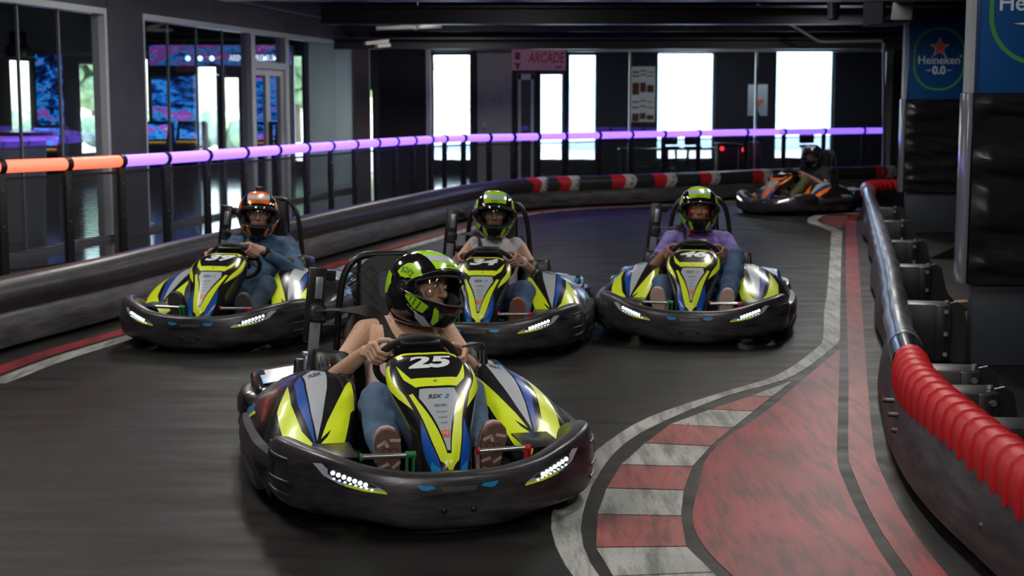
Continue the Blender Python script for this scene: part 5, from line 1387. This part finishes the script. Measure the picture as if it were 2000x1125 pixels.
def make_person(kart, name_label, o):
    P = empty('person', name_label, 'person', kart.location, kart.rotation_euler.z)
    g = o.get; bulk = g('bulk', 1.0); wide = g('wide', 1.0)
    lean = g('lean', 0.0); drop = g('drop', 0.0)
    C = V((0, -.165, .50)); U = V((0, -.66, .75)); NN = V((0, .75, .66)); X = V((1, 0, 0))
    hip = V((0, .20, .185)); chest = V((lean * .6, .335, .47 - drop * .6)); neck = V((lean, .375, .625 - drop)); hc = V((lean * 1.25 + g('hx', 0), .285 + g('hy', 0), .805 - drop + g('hz', 0)))
    HR = rotm(g('yaw', 0), g('pitch', 0), g('roll', 0))
    tor = [(hip + V((0, .05, -.085)), .10, .08), (hip + V((0, .03, -.03)), .158, .11), (V((0, .245, .30)), .148 * wide, .108 * bulk), (V((lean * .4, .30, .41 - drop * .4)), .158 * wide, .112 * bulk), (chest + V((0, 0, .03)), .175 * wide, .110), (neck + V((0, -.012, -.055)), .165 * wide, .088), (neck + V((0, .0, -.005)), .085, .062), (neck + V((0, -.012, .035)), .058, .058)]
    def torso_rings(d, i0=0, i1=None):
        T = tor[i0:i1]; out = []
        cs = resample([t[0] for t in T], 28); m_ = len(T) - 1
        for i in range(29):
            f = i / 28 * m_; k = min(int(f), m_ - 1); f -= k
            # radii by position along control points
            c = crom([t[0] for t in T], i / 28); rx = crom([V((t[1], t[2], 0)) for t in T], i / 28)
            a = crom([t[0] for t in T], min(1, i / 28 + .02)) - crom([t[0] for t in T], max(0, i / 28 - .02))
            out.append(ell(c, rx.x + d, rx.y + d, a))
        return out
    side = {}
    for s, key in ((-1, 'L'), (1, 'R')):
        a = radians(g('steer', 0)) + (radians(g('grip', 14)) if s > 0 else pi - radians(g('grip', 14)))
        rim = C + X * (cos(a) * .165) + U * (sin(a) * .165); rad = (X * cos(a) + U * sin(a)); tan_ = (X * -sin(a) + U * cos(a)) * s
        wr = rim + rad * .040 + V((s * .012, .095, -.010))
        sh = neck + V((s * .178 * wide, -.005 + .0, -.058)); el = g('el' + key, V((s * .335 * (.6 + .4 * wide), .115, .375)))
        side[s] = (rim, rad, tan_, wr, sh, el)
    knees = {-1: g('kneeL', V((-.235, -.27, .345))), 1: g('kneeR', V((.25, -.26, .345)))}
    ank = {-1: g('ankL', V((-.205, -.61, .185))), 1: g('ankR', V((.21, -.61, .185)))}
    hips = {s: hip + V((s * .085, .0, .0)) for s in (-1, 1)}
    # ---- body, one continuous skin
    b = B(); b.rings(torso_rings(0))
    b.chain([neck + V((0, .01, -.03)), neck.lerp(hc, .45) + V((0, .02, 0)), hc + V((0, .02, -.04))], [.058, .053, .055], 16)
    def hp(x, y, z): return hc + HR @ V((x, y, z))
    b.sph(hp(0, .01, .015), (.073, .092, .105), HR, 24)
    b.sph(hp(0, -.040, -.045), (.056, .052, .060), HR, 20)            # jaw
    b.sph(hp(0, -.078, -.088), (.024, .018, .018), HR, 12)            # chin
    b.sph(hp(0, -.070, .050), (.056, .022, .022), HR, 14)             # brow
    for s in (-1, 1): b.sph(hp(s * .042, -.066, -.012), (.021, .020, .022), HR, 12)      # cheeks
    b.chain([hp(0, -.086, .032), hp(0, -.103, .0), hp(0, -.115, -.018)], [.0085, .0105, .0135], 10)
    for s in (-1, 1): b.sph(hp(s * .013, -.100, -.021), (.0095, .011, .008), HR, 8)
    b.sph(hp(0, -.091, -.050), (.023, .011, .0075), HR, 10); b.sph(hp(0, -.089, -.0625), (.020, .011, .0085), HR, 10)
    for s in (-1, 1): b.sph(hp(s * .074, .015, .0), (.010, .022, .030), HR, 10)          # ears
    for s in (-1, 1):
        rim, rad, tn, wr, sh, el = side[s]
        b.chain([neck + V((s * .05, 0, -.04)), sh, sh.lerp(el, .35), el], [.055 * bulk, .060 * bulk, .050 * bulk, .042 * bulk], 16)
        b.chain([el, el.lerp(wr, .3), el.lerp(wr, .75), wr], [.042 * bulk, .043 * bulk, .033 * bulk, .026 * bulk], 16)
        hand(b, rim, tn, rad, NN, wr, g('hb', 1.0))
        b.chain([hips[s], hips[s].lerp(knees[s], .5), knees[s]], [.09, .078, .058], 16)
        b.chain([knees[s], knees[s].lerp(ank[s], .35) + V((0, .015, -.01)), ank[s], ank[s] + V((0, -.03, -.05))], [.055, .055, .038, .035], 16)
    me = remesh(b, g('vox', .0042), 3, name='body')
    SK = skin_mat(g('skin', 'a'), g('skincol', (.55, .30, .20)))
    body = link('body', me, SK, P)
    # ---- face details
    for s in (-1, 1):
        b = B(); b.sph(hp(s * .031, -.0835, .022), .0115, seg=14); e = b.build('eye', mat('eye_white', (.6, .58, .55), .25), P)
        gz = g('gaze', 0.0); b = B(); b.sph(hp(s * .031, -.0835, .022) + HR @ V((sin(gz) * .0085, -cos(gz) * .0085, -.0005)), .0056, seg=10); b.build('iris', mat('iris_dark', (.03, .018, .012), .2), e)
        b = B(); b.tube([hp(s * .014, -.099, .041), hp(s * .030, -.0985, .046), hp(s * .048, -.086, .041)], [.0042, .0045, .0026], 8); b.build('eyebrow', mat('brow_hair', g('brow', (.035, .022, .015)), .8), P)
        b = B(); b.tube([hp(s * .018, -.0925, .0285), hp(s * .031, -.097, .0335), hp(s * .045, -.0865, .028)], .0024, 6); b.build('eyelashes', mat('lash', (.02, .013, .01), .8), P)
    b = B(); b.tube([hp(-.022, -.094, -.0545), hp(-.009, -.1015, -.0505), hp(0, -.102, -.053), hp(.009, -.1015, -.0505), hp(.022, -.094, -.0545)], [.002, .0042, .004, .0042, .002], 8)
    b.tube([hp(-.019, -.0945, -.057), hp(0, -.1015, -.0625), hp(.019, -.0945, -.057)], [.002, .0055, .002], 8); b.build('lips', mat('lip_' + g('skin', 'a'), g('lip', (.38, .12, .10)), .4), P)
    if g('glasses'):
        b = B()
        for s in (-1, 1):
            b.tube([hp(s * .032 + .024 * cos(2 * pi * k / 24), -.108, .018 + .019 * sin(2 * pi * k / 24)) for k in range(24)], .0018, 6, closed=True, up=HR @ V((0, 1, 0)))
            b.tube([hp(s * .056, -.106, .022), hp(s * .072, -.05, .025)], .0018, 6)
        b.tube([hp(-.009, -.109, .022), hp(.009, -.109, .022)], .0018, 6); b.build('glasses', mat('glasses_dark', (.02, .02, .02), .3), P)
    if g('balaclava'):
        b = B(); n = 40; rr = []
        for i in range(18):
            z = -.19 + .26 * i / 17; r_ = []
            for k in range(n + 1):
                a = radians(52) + (2 * pi - radians(104)) * k / n
                w = 1.0 if z > -.06 else 1.0
                rx, ry = (.0795, .098) if z > -.10 else (.070, .075)
                r_.append(hp(sin(a) * rx, .008 - cos(a) * ry, z + .0))
            rr.append(r_)
        b.grid(rr)
        me = b.mesh('balaclava'); ba = link('balaclava', me, mat('red_knit', (.42, .012, .025), .85), P); md = ba.modifiers.new('t', 'SOLIDIFY'); md.thickness = .005; md.offset = 0
        b = B(); b.rings([ell(neck.lerp(hc, f), r_, r_ * .95, V((0, -.3, 1))) for f, r_ in ((-.02, .082), (.12, .074), (.28, .068), (.45, .068))], caps=False); md_ = b.build('neck_gaiter', mat('red_knit', (.42, .012, .025), .85), P)
    if g('hair'):
        b = B()
        for k in range(9):
            a = -.5 + k * .13; b.tube([hp(.075 * sin(a * 2 + 2.4), .06, -.06), hp(.085 * sin(a * 2 + 2.4), .085, -.14), hp(.09 * sin(a * 2 + 2.4), .095 - .02 * abs(a), -.20 - .01 * k)], [.014, .012, .003], 8)
        b.build('hair', mat('hair_' + g('skin', 'a'), g('haircol', (.28, .16, .08)), .6), P)
    # ---- trousers
    b = B(); b.rings([ell(hip + V((0, .06, -.095)), .09, .07, V((0, .0, 1))), ell(hip + V((0, .035, -.03)), .172, .125, V((0, .1, 1))), ell(hip + V((0, .04, .07)), .165, .120, V((0, .2, 1)))])
    for s in (-1, 1):
        b.chain([hips[s], hips[s].lerp(knees[s], .5) + V((0, 0, -.005)), knees[s]], [.104, .090, .072], 18)
        m_ = knees[s].lerp(ank[s], .45) + V((0, .022, -.012)); cu = ank[s].lerp(knees[s], .06)
        b.chain([knees[s], m_], [.072, .068], 18); b.cyl(m_, cu, .068, .058, 18)
    me = remesh(b, .008, 3, .012, 8, 'trousers', g('seed', 1.0))
    link('trousers', me, mat(*g('trousers')[0], **g('trousers')[1]), P)
    # ---- top
    kind = g('top'); tm = mat(*g('topmat')[0], **g('topmat')[1])
    b = B()
    if kind == 'tank':
        b.rings(torso_rings(.009, 1, 5))
    elif kind == 'sleeveless':
        b.rings(torso_rings(.013, 1, 7))
        for s in (-1, 1): b.sph(side[s][4] + V((-s * .025, 0, .003)), (.062, .068, .066), seg=18)
    else:
        b.rings(torso_rings(.014, 1, 7))
        for s in (-1, 1):
            rim, rad, tn, wr, sh, el = side[s]
            b.chain([neck + V((s * .06, 0, -.035)), sh], [.062 * bulk, .074 * bulk], 18)
            if kind == 'short':
                q = sh.lerp(el, .68); b.cyl(sh, q, .074 * bulk, .066 * bulk, 20)
            else:
                q = el.lerp(wr, .86); m_ = el.lerp(wr, .4)
                b.chain([sh, sh.lerp(el, .5), el, m_], [.076, .070, .066, .056], 18); b.cyl(m_, q, .056, .044, 18)
    me = remesh(b, .0065, 3, .013 if kind != 'tank' else .005, 9, 'shirt', g('seed', 1.0) + 4)
    top = link('tank_top' if kind == 'tank' else 'shirt', me, tm, P)
    if kind == 'tank':
        for s in (-1, 1):
            pts = [chest + V((s * .085, -.115, .045)), neck + V((s * .088, -.082, -.058)), neck + V((s * .092, -.02, .012)), neck + V((s * .09, .06, -.03)), chest + V((s * .08, .11, .06))]
            pth = resample(pts, 16); rr = []
            for i, p in enumerate(pth):
                a = pth[max(0, i - 1)]; c = pth[min(16, i + 1)]; t = (c - a).normalized(); x = V((1, 0, 0)); nn = t.cross(x).normalized()
                rr.append([p + x * .02 + nn * .003, p - x * .02 + nn * .003, p - x * .02 - nn * .003, p + x * .02 - nn * .003])
            b = B(); b.rings(rr); b.build('shoulder_strap', tm, top)
    if kind in ('short', 'long'):
        b = B()
        for s in (-1, 1):
            b.grid([[neck + V((s * .015, -.085, -.035)), neck + V((s * .05, -.078, .015)), neck + V((s * .085, -.02, .03)), neck + V((s * .07, .05, .03))], [neck + V((s * .055, -.118, -.06)), neck + V((s * .098, -.09, -.012)), neck + V((s * .118, -.02, .0)), neck + V((s * .10, .06, .0))]])
        me = b.mesh('collar'); co = link('collar', me, tm, top); md = co.modifiers.new('t', 'SOLIDIFY'); md.thickness = .006
    if kind == 'long':
        for k in range(3):
            b = B(); b.sph(V((lean * .6 + .004, .205 - .012 * k, .50 - .07 * k)), (.006, .003, .006), seg=10); b.build('button', mat('button_pale', (.45, .45, .45), .4), top)
    # ---- shoes
    sm_, um_, cm_ = g('shoes')
    for s in (-1, 1):
        a = ank[s]; heel = a + V((s * .004, -.035, -.082)); up = V((s * .08, -.20, .98)).normalized(); fw = V((s * .04, -.98, -.20)); fw = (fw - up * fw.dot(up)).normalized(); xx = up.cross(fw) * -1
        if xx.x < 0: xx = -xx
        M4 = Matrix((xx, up, fw)).transposed().to_4x4(); M4.translation = heel
        ol = [(-.030, .0), (-.036, .02), (-.034, .08), (-.036, .13), (-.043, .17), (-.044, .20), (-.036, .235), (-.018, .256), (.004, .258), (.024, .245), (.036, .215), (.040, .17), (.034, .12), (.030, .07), (.034, .02), (.028, .0), (.0, -.012)]
        ol = [((-x if s > 0 else x) * 1.22, y) for x, y in ol]
        b = B(); b.prism(ol, .0, .022, M4); so = b.mesh('sole')
        up_b = B(); up_b.rings([[M4 @ V((x * k, .01 + (y - .01) * k2, z)) for x, y in ol] for z, k, k2 in ((0.001, .98, .99), (-.03, .98, .98), (-.055, .85, .90), (-.075, .6, .62), (-.09, .45, .42))])
        up_b.chain([M4 @ V((0, .03, -.03)), a + V((0, .005, .015))], [.042, .043], 14)
        me = remesh(up_b, .006, 4, .001, 20, 'shoe')
        shoe = link('shoe', me, mat(*um_[0], **um_[1]), P)
        sole = link('sole', so, mat(*sm_[0], **sm_[1]), shoe, False)
        md = sole.modifiers.new('b', 'BEVEL'); md.width = .005; md.segments = 2
        if cm_:
            for pts in ([(-.040, .19), (-.014, .205), (-.005, .185)], [(.010, .21), (.042, .205)], [(-.036, .10), (-.008, .112)], [(.012, .095), (.036, .115)], [(-.014, .02), (-.007, .055), (-.024, .07)], [(.022, .03), (.014, .065)]):
                b = B()
                for p, q in zip(pts, pts[1:]):
                    p, q = V((*p, 0)), V((*q, 0)); d = (q - p).normalized(); w = V((-d.y, d.x, 0)) * .006
                    b.prism([tuple((v_).xy) for v_ in (p - w - d * .004, q - w + d * .004, q + w + d * .004, p + w - d * .004)], .0215, .0235, M4)
                b.build('sole_stripe', mat(*cm_[0], **cm_[1]), shoe, False)
            b = B()
            for cx, cy in ((-.012, .165), (.018, .16)):
                b.tube([M4 @ V((cx + .014 * cos(k * pi / 10), cy + .014 * sin(k * pi / 10), .0225)) for k in range(20)], .0022, 6, closed=True, up=fw)
            b.build('sole_tread', mat('tread_brown', (.07, .04, .03), .8), shoe)
    # ---- extras
    if g('watch'):
        rim, rad, tn, wr, sh, el = side[g('watch')]
        d = (el - wr).normalized(); p = wr + d * .03; q = d.to_track_quat('Z', 'Y').to_matrix()
        b = B(); b.cyl(p - d * .011, p + d * .011, .033, .034, 24); wt = b.build('wrist_watch' if g('watch_dark') else 'bracelet', mat('watch_black', (.015, .015, .015), .4) if g('watch_dark') else mat('bracelet_white', (.6, .6, .62), .5), P)
        if g('watch_dark'):
            n_ = (V((.3, -.7, .6)) - d * V((.3, -.7, .6)).dot(d)).normalized(); b = B(); b.cyl(p + n_ * .03, p + n_ * .042, .019, .017, 20); b.build('watch_face', mat('watch_glass', (.03, .03, .035), .1), wt)
    if g('nails'):
        b = B()
        for s in (-1, 1):
            rim, rad, tn, wr, sh, el = side[s]; b.sph(rim - rad * .023 + NN * .018 + tn * .0755, (.007, .005, .008), seg=8)
        b.build('nail', mat('nail_pale', (.6, .55, .6), .25), P)
    # ---- helmet
    M4 = Matrix.Translation(hc + HR @ V((0, .012, .0))) @ HR.to_4x4() @ Matrix.Scale(g('hs', 1.0), 4)
    make_helmet(P, M4, g('helmet'), g('helmet2', M_grey), g('visor'), cam=g('cam'))
    # ---- belt across the chest: part of the kart
    pts = [V((-.325, .515, .635)), V((-.24, .44, .655 - drop * .5)), neck + V((-.13, -.02, .030)), neck + V((-.095, -.125, -.055)), chest + V((-.02, -.165, -.005)), V((.06, .150, .36)), V((.155, .10, .25)), V((.215, .15, .17))]
    pth = resample(pts, 40); rr = []
    for i, p in enumerate(pth):
        a = pth[max(0, i - 1)]; c = pth[min(40, i + 1)]; t = (c - a).normalized()
        ctr = V((lean * p.z, .33, p.z - .02)); out = (p - ctr); out = (out - t * out.dot(t)).normalized() if i > 9 else V((0, -.12, 1)).lerp(V((0, -.75, .66)), max(0, i - 5) / 5)
        x = t.cross(out).normalized(); n2 = x.cross(t)
        rr.append([p + x * .026 + n2 * .002, p - x * .026 + n2 * .002, p - x * .026 - n2 * .002, p + x * .026 - n2 * .002])
    b = B(); b.rings(rr); b.build('seat_belt', M_strap, kart)
    return P
# ------------------------------------------------------------------ place karts and drivers
def kart_at(px, py, d_loc_y, rz, num, label, scheme='lime'):
    """the middle of the front bumper's lower edge stands where the floor point says"""
    p = G(px, py, .03); f = V((sin(rz), -cos(rz), 0)) * 1.03
    loc_ = V((p.x - f.x, p.y - f.y, 0))
    return make_kart(loc_, rz, num, label, scheme)
R_ = radians
M_hlime = mat('helmet_lime', (.36, .70, .012), .22, coat=.5); M_horange = mat('helmet_orange', (.80, .17, .015), .22, coat=.5)
M_hgrey = mat('helmet_grey', (.42, .46, .52), .25, coat=.4)
denim = lambda n, c, c2: ((n, c, .85), dict(col2=c2, scale=14, bump=.25, bscale=160))
k25 = kart_at(897, 1035, 0, R_(14), '25', 'black kart number 25 with fluorescent yellow and blue stickers, driver in a tank top')
k39 = kart_at(371, 683, 0, R_(-9.5), '39', 'black kart number 39 with yellow stickers, driving beside the long tube barrier')
k34 = kart_at(928, 697, 0, R_(-4.5), '34', 'black kart number 34 with yellow stickers, partly hidden behind kart 25')
k46 = kart_at(1346, 671, 0, R_(-9.2), '46', 'black kart number 46 with yellow stickers, driving straight at the camera beside the white line')
kfar = kart_at(1478, 416, 0, R_(-46), '', 'distant orange and blue kart turning before the back barrier, one headlight lit', 'orange')
make_person(k25, 'driver of kart 25 in a beige tank top, jeans and lime helmet, looking aside', dict(
    top='tank', topmat=(('beige_cotton', (.66, .47, .42), .85), dict(noise_amt=.1)), trousers=denim('light_denim', (.10, .17, .28), (.055, .10, .18)),
    skin='warm', skincol=(.62, .37, .25), helmet=M_hlime, helmet2=M_hgrey, visor=(R_(4), 'clear'), yaw=R_(34), pitch=R_(-2), roll=R_(10), hs=1.06, hx=.07, hy=-.03, hz=-.042, lean=.045, drop=.015, ankL=V((-.185, -.62, .185)), ankR=V((.185, -.62, .185)), wide=.99, bulk=.97,
    hb=.95, gaze=.25, hair=True, haircol=(.30, .17, .08), nails=True, brow=(.05, .03, .02), vox=.0038,
    kneeL=V((-.185, -.29, .37)), kneeR=V((.20, -.27, .38)),
    shoes=((('sole_brown', (.16, .085, .06), .8), dict(bump=.3, bscale=120)), (('sneaker_pale', (.42, .30, .28), .7), {}), (('sole_stripe', (.50, .40, .38), .7), {})), seed=1.0, steer=-9))
make_person(k39, 'driver of kart 39 in a blue denim shirt and orange helmet, wearing glasses', dict(
    top='long', topmat=denim('denim_shirt', (.065, .135, .24), (.035, .075, .14)), trousers=denim('dark_denim', (.025, .055, .11), (.012, .028, .06)),
    skin='pink', skincol=(.56, .31, .24), helmet=M_horange, helmet2=M_hgrey, visor=(0, 'clear'), yaw=R_(18), pitch=R_(2), roll=R_(3), hx=.01, drop=.02, wide=1.08, bulk=1.08, glasses=True, cam=True,
    watch=1, watch_dark=True, vox=.005, steer=14, grip=22, brow=(.12, .1, .09), 
    shoes=((('sole_grey', (.045, .042, .042), .8), {}), (('sneaker_dark', (.05, .05, .055), .7), {}), None), seed=2.0))
make_person(k34, 'driver of kart 34 in a white sleeveless top, jeans and lime helmet', dict(
    top='sleeveless', topmat=(('white_cotton', (.48, .47, .50), .85), dict(noise_amt=.1)), trousers=denim('mid_denim', (.06, .12, .22), (.03, .065, .125)),
    skin='tan', skincol=(.50, .27, .19), helmet=M_hlime, helmet2=M_hgrey, visor=(0, 'smoke'), yaw=R_(6), pitch=R_(2), roll=R_(2), bulk=.88, wide=.94, watch=1, vox=.005, hb=.95, steer=2,
    shoes=((('sole_rust', (.16, .06, .035), .8), {}), (('sneaker_rust', (.22, .10, .07), .7), {}), None), seed=3.0))
make_person(k46, 'driver of kart 46 in a violet polo shirt, red balaclava and open lime helmet', dict(
    top='short', topmat=(('violet_cotton', (.20, .15, .46), .85), dict(noise_amt=.15, scale=30)), trousers=denim('blue_denim', (.075, .14, .26), (.035, .075, .15)),
    skin='brown', skincol=(.40, .20, .13), helmet=M_hlime, helmet2=M_hgrey, visor=None, yaw=R_(6), pitch=R_(0), wide=1.05, bulk=1.05, balaclava=True, vox=.005,
    elL=V((-.33, .06, .36)), elR=V((.33, .09, .37)), kneeL=V((-.22, -.30, .325)), kneeR=V((.275, -.13, .50)), brow=(.015, .01, .01),
    shoes=((('sole_pink', (.48, .33, .29), .8), {}), (('sneaker_cream', (.45, .34, .30), .7), {}), None), seed=4.0))
make_person(kfar, 'driver of the distant orange kart in a black shirt, olive trousers and dark blue helmet', dict(
    top='short', topmat=(('black_cotton', (.012, .012, .013), .85), {}), trousers=(('olive_cotton', (.085, .075, .035), .85), {}),
    skin='far', skincol=(.50, .28, .20), helmet=mat('helmet_navy', (.012, .02, .12), .2, coat=.5), helmet2=mat('helmet_white', (.5, .55, .6), .25, coat=.4), visor=(0, 'smoke'), yaw=R_(10), bulk=1.05, wide=1.05, vox=.006,
    kneeL=V((-.20, -.22, .46)), kneeR=V((.24, -.20, .48)), shoes=((('sole_dark', (.05, .05, .05), .8), {}), (('sneaker_black', (.03, .03, .03), .7), {}), None), seed=5.0))
